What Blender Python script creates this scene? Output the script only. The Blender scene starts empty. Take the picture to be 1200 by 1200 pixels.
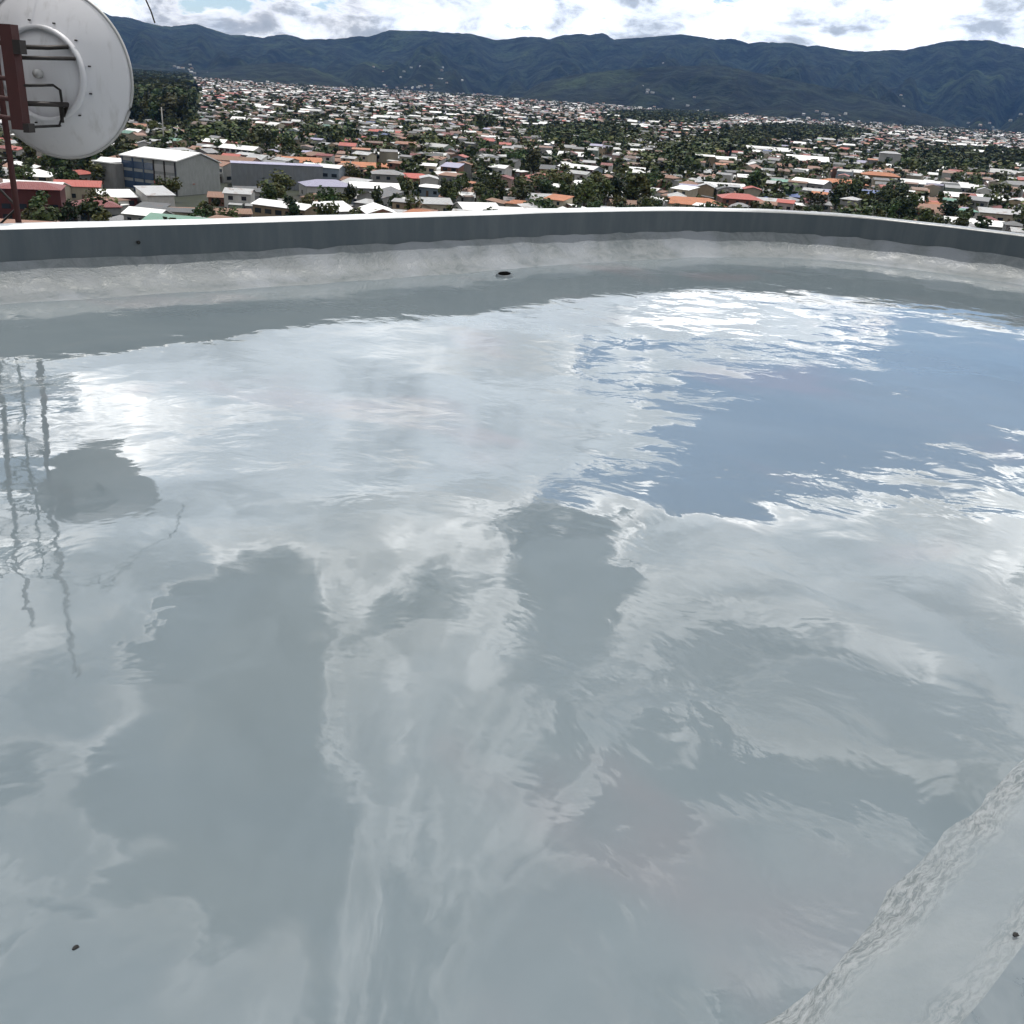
import bpy, bmesh, math, random
import numpy as np
from mathutils import Vector, noise, Matrix

random.seed(7); rng = np.random.default_rng(7)
scene = bpy.context.scene
COL = scene.collection

# ------------------------------------------------------------------ camera
FPX, HORY, SLOPE = 1152.0, 100.0, 0.067
ROLL = math.atan(SLOPE)
PITCH = math.atan((600 - HORY) * math.cos(ROLL) / FPX)
EYE = Vector((0, 0, 1.6))
fw = Vector((0, math.cos(PITCH), -math.sin(PITCH)))
up0 = Vector((0, math.sin(PITCH), math.cos(PITCH)))
rt0 = Vector((1, 0, 0))
rt = math.cos(ROLL) * rt0 + math.sin(ROLL) * up0
up = -math.sin(ROLL) * rt0 + math.cos(ROLL) * up0
cam_d = bpy.data.cameras.new('camera')
cam_d.sensor_width = 36; cam_d.lens = 36 * FPX / 1200
cam_d.clip_start = 0.05; cam_d.clip_end = 40000
cam = bpy.data.objects.new('camera', cam_d); COL.objects.link(cam)
cam.matrix_world = Matrix(((rt.x, up.x, -fw.x, EYE.x), (rt.y, up.y, -fw.y, EYE.y),
                           (rt.z, up.z, -fw.z, EYE.z), (0, 0, 0, 1)))
scene.camera = cam

def ray(x, y):
    return (fw + (x - 600) / FPX * rt - (y - 600) / FPX * up).normalized()
def on_z(x, y, z):
    d = ray(x, y); return EYE + d * ((z - EYE.z) / d.z)
def on_d(x, y, dist):
    d = ray(x, y); return EYE + d * (dist / math.hypot(d.x, d.y))
def to_px(p):
    v = Vector(p) - EYE; w = v.dot(fw)
    return 600 + FPX * v.dot(rt) / w, 600 - FPX * v.dot(up) / w

# ------------------------------------------------------------------ light
SUN_EL, SUN_AZ = math.radians(73), math.radians(14)
SUN = Vector((math.sin(SUN_AZ) * math.cos(SUN_EL), math.cos(SUN_AZ) * math.cos(SUN_EL), math.sin(SUN_EL)))
sl = bpy.data.lights.new('sun', 'SUN'); sl.energy = 3.0; sl.angle = math.radians(0.53); sl.color = (1, .955, .89)
so = bpy.data.objects.new('sun', sl); COL.objects.link(so)
so.rotation_euler = (-SUN).to_track_quat('-Z', 'Y').to_euler(); so.location = (0, 0, 60)
scene.view_settings.view_transform = 'Standard'; scene.view_settings.look = 'None'
scene.view_settings.exposure = 0.0; scene.view_settings.gamma = 1.0
scene.view_settings.use_curve_mapping = False
scene.cycles.use_denoising = True; scene.cycles.use_adaptive_sampling = True; scene.cycles.adaptive_threshold = .025
scene.cycles.max_bounces = 6; scene.cycles.diffuse_bounces = 3; scene.cycles.glossy_bounces = 3
scene.cycles.volume_bounces = 0; scene.cycles.caustics_reflective = False; scene.cycles.caustics_refractive = False

# ------------------------------------------------------------------ shape of the roof floor (falls towards the left parapet)
_r = np.linspace(0, 14, 1401)
_s = np.tan(np.radians(np.interp(_r, [2.2, 2.7, 3.05, 3.35, 3.75, 4.5, 5.2, 6.1, 6.7], [0, .7, 1.9, 3.9, 6.0, 5.2, 3.3, .7, 0])))
_fall = (np.cumsum(_s[::-1])[::-1]) * .01
def floor_z(x, y):
    az = math.degrees(math.atan2(x, max(y, .05))); k = min(1, max(0, (26 - az) / 40)); k = .22 + .78 * k * k * (3 - 2 * k)
    z = float(np.interp(math.hypot(x, y), _r, _fall)) * k
    z -= .017 * (x + 1.65) * math.exp(-((x + 1.65) ** 2 + (y - 3.45) ** 2) / (2 * .75 ** 2))
    z += .009 * noise.noise(Vector((x * .42, y * .42, 3.1))) + .0040 * noise.noise(Vector((x * 1.0, y * 1.0, 8.2)))
    return z
def deck(px, py):
    """where the ray through a floor point, mirrored by the floor, meets a flat cloud deck of height 1"""
    p = on_z(px, py, 0)
    for _ in range(3): p = on_z(px, py, floor_z(p.x, p.y))
    e = .06; n = Vector((-(floor_z(p.x + e, p.y) - floor_z(p.x - e, p.y)) / (2 * e), -(floor_z(p.x, p.y + e) - floor_z(p.x, p.y - e)) / (2 * e), 1)).normalized()
    d = ray(px, py); d = d - 2 * d.dot(n) * n
    return d.x / max(d.z, .03), d.y / max(d.z, .03)

class NT:
    """small node-tree writer"""
    def __init__(s, tree): s.t = tree; s.n = tree.nodes; s.l = tree.links
    def add(s, typ, **kw):
        n = s.n.new(typ)
        for k, v in kw.items(): setattr(n, k, v)
        return n
    def put(s, sock, v):
        if isinstance(v, bpy.types.NodeSocket): s.l.new(v, sock)
        elif v is not None: sock.default_value = v
    def m(s, op, a, b=None, c=None, clamp=False):
        n = s.add('ShaderNodeMath', operation=op, use_clamp=clamp)
        for i, v in enumerate((a, b, c)): s.put(n.inputs[i], v)
        return n.outputs[0]
    def v(s, op, a, b=None):
        n = s.add('ShaderNodeVectorMath', operation=op); s.put(n.inputs[0], a)
        if b is not None: s.put(n.inputs['Scale'] if op == 'SCALE' else n.inputs[1], b)
        return n.outputs['Value'] if op in ('LENGTH', 'DOT_PRODUCT') else n.outputs['Vector']
    def noise(s, vec, scale, detail=4, rough=.55, dist=0, col=False):
        n = s.add('ShaderNodeTexNoise'); s.put(n.inputs['Vector'], vec); s.put(n.inputs['Scale'], scale)
        n.inputs['Detail'].default_value = detail; n.inputs['Roughness'].default_value = rough
        n.inputs['Distortion'].default_value = dist
        return n.outputs['Color' if col else 'Fac']
    def ramp(s, fac, stops, interp='LINEAR'):
        n = s.add('ShaderNodeValToRGB'); cr = n.color_ramp; cr.interpolation = interp
        while len(cr.elements) < len(stops): cr.elements.new(.5)
        for e, (p, c) in zip(cr.elements, stops):
            e.position = p; e.color = (c, c, c, 1) if isinstance(c, (int, float)) else (*c, 1)
        s.put(n.inputs[0], fac); return n.outputs[0]
    def step(s, x, a, b, lo=0., hi=1.):
        n = s.add('ShaderNodeMapRange', interpolation_type='SMOOTHSTEP')
        s.put(n.inputs[0], x)
        for i, q in enumerate((a, b, lo, hi)): s.put(n.inputs[1 + i], q)
        return n.outputs[0]
    def mix(s, f, a, b, mode='MIX'):
        n = s.add('ShaderNodeMix', data_type='RGBA', blend_type=mode)
        s.put(n.inputs[0], f)
        s.put(n.inputs[6], (*a, 1) if isinstance(a, tuple) else a)
        s.put(n.inputs[7], (*b, 1) if isinstance(b, tuple) else b)
        return n.outputs[2]
    def xyz(s, x, y, z=0.):
        n = s.add('ShaderNodeCombineXYZ')
        for i, q in enumerate((x, y, z)): s.put(n.inputs[i], q)
        return n.outputs[0]
    def sep(s, vec):
        n = s.add('ShaderNodeSeparateXYZ'); s.put(n.inputs[0], vec); return n.outputs

# ------------------------------------------------------------------ sky with broken cumulus
world = bpy.data.worlds.new('World'); scene.world = world; world.use_nodes = True
w = NT(world.node_tree); w.n.clear()
wo = w.add('ShaderNodeOutputWorld'); bg = w.add('ShaderNodeBackground'); w.l.new(bg.outputs[0], wo.inputs[0])
STR = 0.15; bg.inputs[1].default_value = STR
sky = w.add('ShaderNodeTexSky', sky_type='NISHITA'); sky.sun_disc = False
sky.sun_elevation = SUN_EL; sky.sun_rotation = SUN_AZ; sky.altitude = 1200; sky.dust_density = .6; sky.air_density = 1.0; sky.ozone_density = 2.6
dirv = w.v('NORMALIZE', w.add('ShaderNodeTexCoord').outputs['Generated'])
dx, dy, dz = w.sep(dirv)
zc = w.m('MAXIMUM', dz, .03)
lay = w.xyz(w.m('DIVIDE', dx, zc), w.m('DIVIDE', dy, zc))          # point on a flat cloud deck of height 1
warp = w.v('SUBTRACT', w.noise(w.v('MULTIPLY', dirv, (1, 1, 1.6)), 5.0, 4, .62, col=True), (.5, .5, .5))
lay = w.v('ADD', lay, w.v('SCALE', warp, w.m('MULTIPLY', w.v('LENGTH', lay), .42)))
n1 = w.noise(w.v('MULTIPLY', dirv, (1, 1, 1.9)), 3.8, 7, .62, .35)
dens = w.m('MULTIPLY_ADD', w.m('SUBTRACT', n1, .5), 1.45, .50)
BLOBS = [  # cloud banks (+) and gaps of open sky (-), on the deck
    (985, 490, 260, 80, -.62), (1160, 420, 150, 70, -.5), (300, 487, 130, 14, -.3), (690, 700, 80, 110, -.30),
    (300, 810, 120, 170, -.24), (1000, 930, 150, 120, -.32), (760, 455, 45, 20, -.3), (660, 500, 60, 70, .28), (740, 620, 60, 60, .2),
    (400, 425, 400, 50, .20), (880, 368, 300, 16, .30), (380, 570, 300, 60, .24), (90, 590, 120, 90, .25), (960, 660, 190, 100, .36),
    (1110, 840, 125, 48, .75), (800, 865, 95, 60, .55), (820, 400, 240, 26, .45), (40, 500, 130, 75, .42), (60, 690, 110, 50, .4), (800, 1070, 180, 120, .24), (600, 1150, 110, 80, .24),
    (150, 770, 55, 160, .40), (90, 990, 120, 30, .25), (110, 1130, 130, 80, .30), (430, 900, 50, 110, .16)]
hole = 0.
for bx_, by_, hx, hy, amp in BLOBS:
    c = deck(bx_, by_); l = deck(bx_ - hx, by_); r = deck(bx_ + hx, by_); t = deck(bx_, by_ - hy); b = deck(bx_, by_ + hy)
    rx = math.hypot(r[0] - l[0], r[1] - l[1]) / 2; ry = math.hypot(t[0] - b[0], t[1] - b[1]) / 2
    c = ((t[0] + b[0]) / 2, (t[1] + b[1]) / 2)
    mp = w.add('ShaderNodeMapping', vector_type='TEXTURE'); w.put(mp.inputs[0], lay)
    mp.inputs[1].default_value = (*c, 0)
    mp.inputs[2].default_value = (0, 0, math.atan2(r[1] - l[1], r[0] - l[0])); mp.inputs[3].default_value = (rx, ry, 1)
    ln = w.v('LENGTH', mp.outputs[0])
    dens = w.m('ADD', dens, w.step(ln, .45, 1.3, amp, 0.))
    if amp < -.45: hole = w.m('ADD', hole, w.step(ln, .9, 1.35, 1., 0.))
low = w.step(dz, math.sin(math.radians(11)), math.sin(math.radians(5.5)))
nl = w.noise(w.v('MULTIPLY', dirv, (1, 1, 2.3)), 15, 6, .6, .25)
dlow = w.m('MULTIPLY_ADD', w.m('SUBTRACT', nl, .5), 1.3, .66)
for gx_, gy_ in ((200, -8), (300, -4), (400, 0)):                    # a strip of clear sky above the left ridge
    dlow = w.m('SUBTRACT', dlow, w.step(w.v('DOT_PRODUCT', dirv, tuple(ray(gx_, gy_))), math.cos(math.radians(2.6)), math.cos(math.radians(.5)), 0., .2))
dens = w.m('ADD', w.m('MULTIPLY', dens, w.m('SUBTRACT', 1., low)), w.m('MULTIPLY', dlow, low))
soft_ = w.m('MULTIPLY', w.step(dz, .28, .50), .07)
cov = w.step(dens, w.m('SUBTRACT', .41, soft_), w.m('ADD', .51, soft_))
world.cycles.sampling_method = 'NONE'
lumlow = w.ramp(nl, [(.0, .74), (.44, .78), (.54, .62), (.62, .34), (.74, .25), (1.0, .28)])
lum = w.ramp(dens, [(.0, 1.0), (.42, 1.0), (.50, 1.0), (.535, .98), (.60, .80), (.80, .64), (1.0, .52)])
fine = w.noise(w.v('MULTIPLY', dirv, (1, 1, 1.7)), 8, 6, .62, .5)
lum = w.m('MULTIPLY', lum, w.m('MULTIPLY_ADD', w.step(fine, .32, .68), .72, .62))
lum = w.m('MULTIPLY', lum, w.m('ADD', 1., w.m('MULTIPLY', w.m('MULTIPLY', w.step(dens, .44, .49), w.step(dens, .57, .50)), .55)))   # silver linings
lum = w.m('ADD', w.m('MULTIPLY', lum, w.m('SUBTRACT', 1., low)), w.m('MULTIPLY', lumlow, low))
cs = w.v('DOT_PRODUCT', dirv, tuple(SUN))
fwd = w.step(cs, -.15, .75, .22, 1.40)                                # clouds towards the sun scatter more light to us
lum = w.m('MULTIPLY', lum, w.m('MULTIPLY', fwd, w.step(dz, .62, .18, 1.0, 2.25)))   # and the deck brightens towards the horizon
ccol = w.mix(1., w.mix(w.step(dens, .5, .9), (1, .995, .985), (.86, .93, 1.0)), w.xyz(lum, lum, lum), 'MULTIPLY')
ccol = w.v('SCALE', ccol, 1.0 / STR)
veil = w.m('MULTIPLY', w.m('MULTIPLY', fwd, w.m('MULTIPLY_ADD', w.step(fine, .30, .70), .30, .10)), w.step(dz, .62, .18, 1.0, 1.6))
veil = w.v('SCALE', w.mix(1., (.80, .91, 1.0), w.xyz(veil, veil, veil), 'MULTIPLY'), 1.0 / STR)
open_ = w.m('MULTIPLY', w.m('MINIMUM', hole, 1.), w.m('SUBTRACT', 1., low))
open_ = w.m('MAXIMUM', open_, w.m('MULTIPLY', low, .8))
w.put(bg.inputs[0], w.mix(cov, w.mix(open_, veil, sky.outputs[0]), ccol))

# ------------------------------------------------------------------ mesh helpers
def tag(o, label=None, cat=None, group=None, kind=None):
    if label: o['label'] = label
    if cat: o['category'] = cat
    if group: o['group'] = group
    if kind: o['kind'] = kind
    return o
def link(name, me, mats=(), parent=None, smooth=False):
    for m_ in (mats if isinstance(mats, (list, tuple)) else [mats]):
        if m_ and m_.name not in [q.name for q in me.materials if q]: me.materials.append(m_)
    o = bpy.data.objects.new(name, me); COL.objects.link(o)
    if parent: o.parent = parent
    if smooth: me.shade_smooth()
    return o
def pyd(name, V, Fc, mats=(), parent=None, smooth=False, midx=None):
    me = bpy.data.meshes.new(name); me.from_pydata([tuple(v) for v in V], [], [tuple(f) for f in Fc])
    o = link(name, me, mats, parent, smooth)
    if midx is not None: me.polygons.foreach_set('material_index', midx)
    me.update(); return o
def empty(name, loc, rz=0):
    o = bpy.data.objects.new(name, None); COL.objects.link(o); o.location = loc; o.rotation_euler = (0, 0, rz)
    o.empty_display_size = .3; return o
class MB:
    def __init__(s): s.V = []; s.F = []
    def box(s, x0, x1, y0, y1, z0, z1):
        n = len(s.V)
        s.V += [(x0, y0, z0), (x1, y0, z0), (x1, y1, z0), (x0, y1, z0), (x0, y0, z1), (x1, y0, z1), (x1, y1, z1), (x0, y1, z1)]
        s.F += [tuple(n + i for i in f) for f in ((0, 3, 2, 1), (4, 5, 6, 7), (0, 1, 5, 4), (1, 2, 6, 5), (2, 3, 7, 6), (3, 0, 4, 7))]
        return s
    def tube(s, pts, r, k=8, cap=True):
        pts = [Vector(p) for p in pts]; n = len(s.V)
        ref = Vector((.13, .21, .97))
        for i, p in enumerate(pts):
            d = (pts[min(i + 1, len(pts) - 1)] - pts[max(i - 1, 0)]).normalized()
            a = d.cross(ref if abs(d.dot(ref)) < .95 else Vector((1, 0, 0))).normalized(); b = d.cross(a)
            rr = r[i] if isinstance(r, (list, tuple)) else r
            s.V += [tuple(p + (a * math.cos(2 * math.pi * j / k) + b * math.sin(2 * math.pi * j / k)) * rr) for j in range(k)]
        for i in range(len(pts) - 1):
            for j in range(k):
                s.F.append((n + i * k + j, n + i * k + (j + 1) % k, n + (i + 1) * k + (j + 1) % k, n + (i + 1) * k + j))
        if cap:
            s.F.append(tuple(n + j for j in reversed(range(k)))); e = n + (len(pts) - 1) * k
            s.F.append(tuple(e + j for j in range(k)))
        return s
    def lathe(s, prof, k=64):     # (radius, y) pairs turned about the Y axis
        n = len(s.V)
        for r, y in prof:
            s.V += [(r * math.cos(2 * math.pi * j / k), y, r * math.sin(2 * math.pi * j / k)) for j in range(k)]
        for i in range(len(prof) - 1):
            for j in range(k):
                s.F.append((n + i * k + j, n + i * k + (j + 1) % k, n + (i + 1) * k + (j + 1) % k, n + (i + 1) * k + j))
        return s
    def build(s, name, mat, parent=None, smooth=False): return pyd(name, s.V, s.F, [mat], parent, smooth)

def fast_mesh(name, V, quads, tris, mats, colors=None, mq=None, mt=None):
    """numpy mesh of quads and triangles, with a face colour attribute"""
    me = bpy.data.meshes.new(name); nq, nt = len(quads), len(tris)
    me.vertices.add(len(V)); me.vertices.foreach_set('co', np.asarray(V, np.float32).ravel())
    loops = np.concatenate([np.asarray(quads, np.int32).ravel(), np.asarray(tris, np.int32).ravel()])
    me.loops.add(len(loops)); me.loops.foreach_set('vertex_index', loops)
    me.polygons.add(nq + nt)
    st = np.concatenate([np.arange(nq) * 4, nq * 4 + np.arange(nt) * 3]).astype(np.int32)
    me.polygons.foreach_set('loop_start', st)
    if colors is not None:
        a = me.attributes.new('tint', 'FLOAT_COLOR', 'FACE')
        c = np.ones((nq + nt, 4), np.float32); c[:, :3] = colors; a.data.foreach_set('color', c.ravel())
    me.update(calc_edges=True); me.validate()
    for m_ in mats: me.materials.append(m_)
    return me

# ------------------------------------------------------------------ materials
def new_mat(name):
    m_ = bpy.data.materials.new(name); m_.use_nodes = True
    t = NT(m_.node_tree); p = t.n['Principled BSDF']
    return m_, t, p
def bump(t, p, h, dist=1.0, strength=1.0, sock='Normal'):
    b = t.add('ShaderNodeBump'); b.inputs['Strength'].default_value = strength; b.inputs['Distance'].default_value = dist
    t.put(b.inputs['Height'], h); t.l.new(b.outputs[0], p.inputs[sock])
def obj_co(t): return t.add('ShaderNodeTexCoord').outputs['Object']
def plain(name, c, rough=.6, var=.18, scale=3., metal=0., spec=.5, rnd=.0):
    m_, t, p = new_mat(name)
    co = obj_co(t); n = t.noise(co, scale, 5, .6)
    f = t.m('MULTIPLY_ADD', n, 2 * var, 1 - var)
    if rnd:
        r_ = t.add('ShaderNodeObjectInfo').outputs['Random']
        f = t.m('MULTIPLY', f, t.m('MULTIPLY_ADD', r_, 2 * rnd, 1 - rnd))
    t.put(p.inputs['Base Color'], t.mix(1., (*c,), t.xyz(f, f, f), 'MULTIPLY'))
    p.inputs['Roughness'].default_value = rough; p.inputs['Metallic'].default_value = metal
    p.inputs['Specular IOR Level'].default_value = spec
    return m_

# glossy roof coating: smooth, slightly wavy, with trowel swirls and faint pink / olive bleed
M_floor, t, p = new_mat('glossy_roof_coating')
co = obj_co(t)
big = t.noise(co, .55, 4, .55, .6); mid = t.noise(co, 2.2, 5, .6, .8)
hue = t.noise(t.v('ADD', co, (7.3, 2.1, 0)), .8, 3, .5, .4)
c = t.mix(t.step(big, .35, .7), (.128, .159, .178), (.148, .179, .196))
c = t.mix(t.step(hue, .56, .72, 0., .55), c, (.188, .172, .188))
c = t.mix(t.step(hue, .42, .3, 0., .15), c, (.138, .156, .150))
c = t.mix(t.step(mid, .60, .75, 0., .22), c, (.175, .197, .205))
t.put(p.inputs['Base Color'], c)
t.put(p.inputs['Roughness'], t.step(mid, .40, .74, .018, .065))
p.inputs['IOR'].default_value = 1.56
w1 = t.noise(co, 1.15, 2, .5, .3); w2 = t.noise(co, 3.6, 3, .5, .5); w3 = t.noise(co, 15, 3, .55, .3)
swirl = t.step(t.noise(t.v('ADD', co, (3, 9, 0)), .7, 3, .6), .47, .66)
h = t.m('MULTIPLY', w1, .007)
h = t.m('ADD', h, t.m('MULTIPLY', t.m('MULTIPLY', w2, .0042), t.m('MULTIPLY_ADD', swirl, .6, .4)))
h = t.m('ADD', h, t.m('MULTIPLY', t.m('MULTIPLY', w3, .00065), t.m('MULTIPLY_ADD', swirl, .9, .1)))
bump(t, p, h)

# hand-brushed coating on upstands and fillets
def brushed(name, c1, c2, rough, k):
    m_, t, p = new_mat(name); co = obj_co(t)
    a = t.noise(co, 7, 7, .68, 1.4); b = t.noise(t.v('MULTIPLY', co, (1, 1, 3)), 16, 5, .65, 1.5); d = t.noise(co, 1.3, 4, .5)
    cc = t.mix(t.step(a, .38, .64), c1, c2)
    cc = t.mix(t.step(d, .46, .62, 0., .85), cc, (c2[0] * 1.24, c2[1] * 1.24, c2[2] * 1.30))
    t.put(p.inputs['Base Color'], cc)
    t.put(p.inputs['Roughness'], t.step(a, .35, .65, rough, rough + .25))
    bump(t, p, t.m('MULTIPLY_ADD', b, k, t.m('MULTIPLY', a, k * 2.2)))
    return m_
M_cant = brushed('brushed_fillet_coating', (.10, .122, .132), (.160, .178, .190), .36, .0036)
# platform edge: coating dragged along the edge, ragged near its lip and foot
M_cant2, t, p = new_mat('platform_fillet_coating'); co = obj_co(t); x_, y_, z_ = t.sep(co)
al, ac = t.m('ADD', x_, y_), t.m('SUBTRACT', y_, x_)
ac = t.m('ADD', ac, t.m('MULTIPLY_ADD', t.noise(t.xyz(al, ac, 0.), 2.2, 4, .6), .16, -.08))
drag = t.noise(t.xyz(t.m('MULTIPLY', al, 10.), t.m('MULTIPLY', ac, 42.), 0.), 1.7, 8, .74, .5)
rag = t.m('ADD', t.step(ac, .62, .72), t.step(ac, .50, .44, 0., .6), clamp=True)
rag = t.m('MULTIPLY', rag, t.step(t.noise(co, 3.0, 3, .5), .3, .55, .35, 1.))
soft = t.noise(co, 4, 5, .6)
cc = t.mix(t.step(soft, .35, .65), (.148, .174, .186), (.180, .204, .214))
cc = t.mix(t.m('MULTIPLY', rag, t.step(drag, .44, .60, 0., .8)), cc, (.29, .31, .32))
cc = t.mix(t.m('MULTIPLY', rag, t.step(drag, .50, .38, 0., .75)), cc, (.095, .118, .122))
t.put(p.inputs['Base Color'], cc); p.inputs['Roughness'].default_value = .27
bump(t, p, t.m('ADD', t.m('MULTIPLY', t.m('MULTIPLY', drag, rag), .007), t.m('MULTIPLY', t.noise(co, 26, 6, .7), .0022)))
M_plat = brushed('platform_coating', (.115, .142, .16), (.122, .15, .168), .25, .0006)
# parapet paint with faint drips
M_para, t, p = new_mat('parapet_paint'); co = obj_co(t)
a = t.noise(t.v('MULTIPLY', co, (5, 5, .7)), 1.6, 5, .6); b = t.noise(co, 9, 5, .6)
cc = t.mix(t.step(a, .35, .7), (.070, .090, .105), (.097, .116, .129))
t.put(p.inputs['Base Color'], t.mix(t.step(b, .62, .75, 0., .3), cc, (.075, .09, .10)))
p.inputs['Roughness'].default_value = .38
bump(t, p, t.m('MULTIPLY', t.noise(co, 14, 4, .6), .003))
M_cope, t, p = new_mat('coping_paint'); co = obj_co(t)
cw = t.mix(t.noise(co, 7, 5), (.62, .65, .66), (.82, .83, .83)); cx_ = t.sep(co)[0]
cg = t.mix(t.noise(co, 5, 6, .65), (.16, .165, .165), (.34, .345, .34))      # the coping goes from white to grey along the curved wall
t.put(p.inputs['Base Color'], t.mix(t.step(t.m('MULTIPLY_ADD', t.noise(co, 1.6, 4), .9, cx_), 2.2, 3.4), cw, cg))
p.inputs['Roughness'].default_value = .3; bump(t, p, t.m('MULTIPLY', t.noise(co, 9, 4), .004))
M_conc = plain('building_render', (.42, .42, .40), .8)

# ------------------------------------------------------------------ the roof we stand on
def catmull(P, n):
    out = []
    for i in range(len(P) - 1):
        a, b, c, d = P[max(i - 1, 0)], P[i], P[i + 1], P[min(i + 2, len(P) - 1)]
        for j in range(n):
            u = j / n
            out.append(tuple(.5 * (2 * b[q] + (c[q] - a[q]) * u + (2 * a[q] - 5 * b[q] + 4 * c[q] - d[q]) * u * u
                                   + (3 * b[q] - a[q] - 3 * c[q] + d[q]) * u ** 3) for q in (0, 1)))
    out.append(P[-1]); return out
def subdiv(a, b, step=.18):
    n = max(1, int(math.dist(a, b) / step))
    return [(a[0] + (b[0] - a[0]) * i / n, a[1] + (b[1] - a[1]) * i / n) for i in range(n)]
CORNER = (-.22, 9.92)
left = subdiv((-6.2, 5.02), (-3.71, 7.05)) + subdiv((-3.71, 7.05), (-2.23, 8.22)) + subdiv((-2.23, 8.22), CORNER)
arc = catmull([CORNER, (.15, 10.25), (.68, 10.65), (1.4, 11.15), (2.18, 11.56), (3.2, 11.83), (4.15, 11.68), (5.28, 11.0),
               (6.4, 9.9), (7.3, 8.3), (7.8, 6)], 10)
right = subdiv((7.8, 6), (7.8, -3)); back = subdiv((7.8, -3), (-6.2, -3)); lside = subdiv((-6.2, -3), (-6.2, 5.02))
LOOP = left + arc[:-1] + right + back + lside
def offset(loop, d):                                  # positive d = towards the roof's inside
    n = len(loop); out = []
    for i in range(n):
        a, b, c = loop[i - 1], loop[i], loop[(i + 1) % n]
        t1 = Vector((b[0] - a[0], b[1] - a[1])).normalized(); t2 = Vector((c[0] - b[0], c[1] - b[1])).normalized()
        n1 = Vector((t1.y, -t1.x)); n2 = Vector((t2.y, -t2.x)); m_ = (n1 + n2).normalized()
        k = d / max(.4, m_.dot(n1)); out.append((b[0] + m_.x * k, b[1] + m_.y * k))
    return out
def wob(x, y, f=1.7, s=0.): return noise.noise(Vector((x * f + s, y * f - s, s * .37)))
def strip(name, rows, mat, parent=None, smooth=False, closed=True):
    """rows: list of equally long point lists; skin between them"""
    n = len(rows[0]); V = [p_ for r_ in rows for p_ in r_]; Fc = []
    for k in range(len(rows) - 1):
        for i in range(n if closed else n - 1):
            j = (i + 1) % n
            Fc.append((k * n + i, (k + 1) * n + i, (k + 1) * n + j, k * n + j))
    return pyd(name, V, Fc, [mat], parent, smooth)
def ring(d, z, amp=0., f=1.7, s=0., zamp=0.):
    return [(x + 0, y + 0, z + zamp * wob(x, y, f, s + 5) + (floor_z(x, y) if z < .01 else 0)) for x, y in
            [((a + amp * wob(a, b, f, s)), (b + amp * wob(a, b, f, s + 11))) for a, b in offset(LOOP, d)]]

inside = offset(LOOP, .04)
IP = np.array(inside)
def in_poly(X, Y):
    r_ = np.zeros(X.shape, bool); n = len(IP)
    for i in range(n):
        (x1, y1), (x2, y2) = IP[i - 1], IP[i]
        if y1 == y2: continue
        c_ = ((y1 > Y) != (y2 > Y)) & (X < (x2 - x1) * (Y - y1) / (y2 - y1) + x1)
        r_ ^= c_
    return r_
gx = np.arange(-6.3, 7.9, .075); gy = np.arange(-3.1, 12, .075)
GX, GY = np.meshgrid(gx, gy)
FZ = np.array([[floor_z(x, y) for x in gx] for y in gy])
V = np.stack([GX, GY, FZ], -1).reshape(-1, 3)
nx = len(gx); ii, jj = np.meshgrid(np.arange(nx - 1), np.arange(len(gy) - 1))
q = np.stack([jj * nx + ii, jj * nx + ii + 1, (jj + 1) * nx + ii + 1, (jj + 1) * nx + ii], -1).reshape(-1, 4)
q = q[in_poly(V[q, 0].mean(1), V[q, 1].mean(1))]
me = fast_mesh('roof_floor', V, q, np.zeros((0, 3), int), [M_floor]); me.shade_smooth()
tag(link('roof_floor', me), kind='structure')

WALL_H, CANT_H, CANT_W, WALL_T = .46, .215, .30, .24
para = tag(empty('parapet_wall', (-.22, 9.92, 0)), 'grey painted parapet wall with pale coping curving round the glossy roof', 'parapet')
def into(o, par):
    o.parent = par; o.matrix_parent_inverse = Matrix.Translation(par.location).inverted(); return o
into(strip('wall', [ring(0, CANT_H - .06), ring(0, CANT_H + .05), ring(0, WALL_H - .012, .004)], M_para), para)
into(strip('coping', [ring(0, WALL_H - .012, .004), ring(-.006, WALL_H - .003, .004, zamp=.004), ring(-.02, WALL_H + .003, zamp=.007),
                      ring(-WALL_T * .5, WALL_H + .008, zamp=.01), ring(-WALL_T + .015, WALL_H + .002, zamp=.007), ring(-WALL_T, WALL_H - .015)], M_cope, smooth=True), para)
into(strip('outer_face', [ring(-WALL_T, WALL_H - .015), ring(-WALL_T, -1.0)], M_conc), para)
into(strip('fillet', [ring(.004, CANT_H + .012, .003, 6, zamp=.022), ring(.05, CANT_H - .045, .012, 4, zamp=.016), ring(.12, CANT_H * .47, .02, 3, zamp=.016),
                      ring(.20, CANT_H * .22, .025, 3, zamp=.012), ring(.28, .022, .03, 3, zamp=.01), ring(CANT_W + .05, .004, .05, 2.4), ring(CANT_W + .08, -.012, .05, 2.4)], M_cant, smooth=True), para)

# building below the roof (outer walls and a service ledge carrying the tower)
bd = strip('building_body', [ring(-WALL_T + .01, -1.0), ring(-WALL_T + .01, -40.5)], M_conc); tag(bd, kind='structure')

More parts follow.
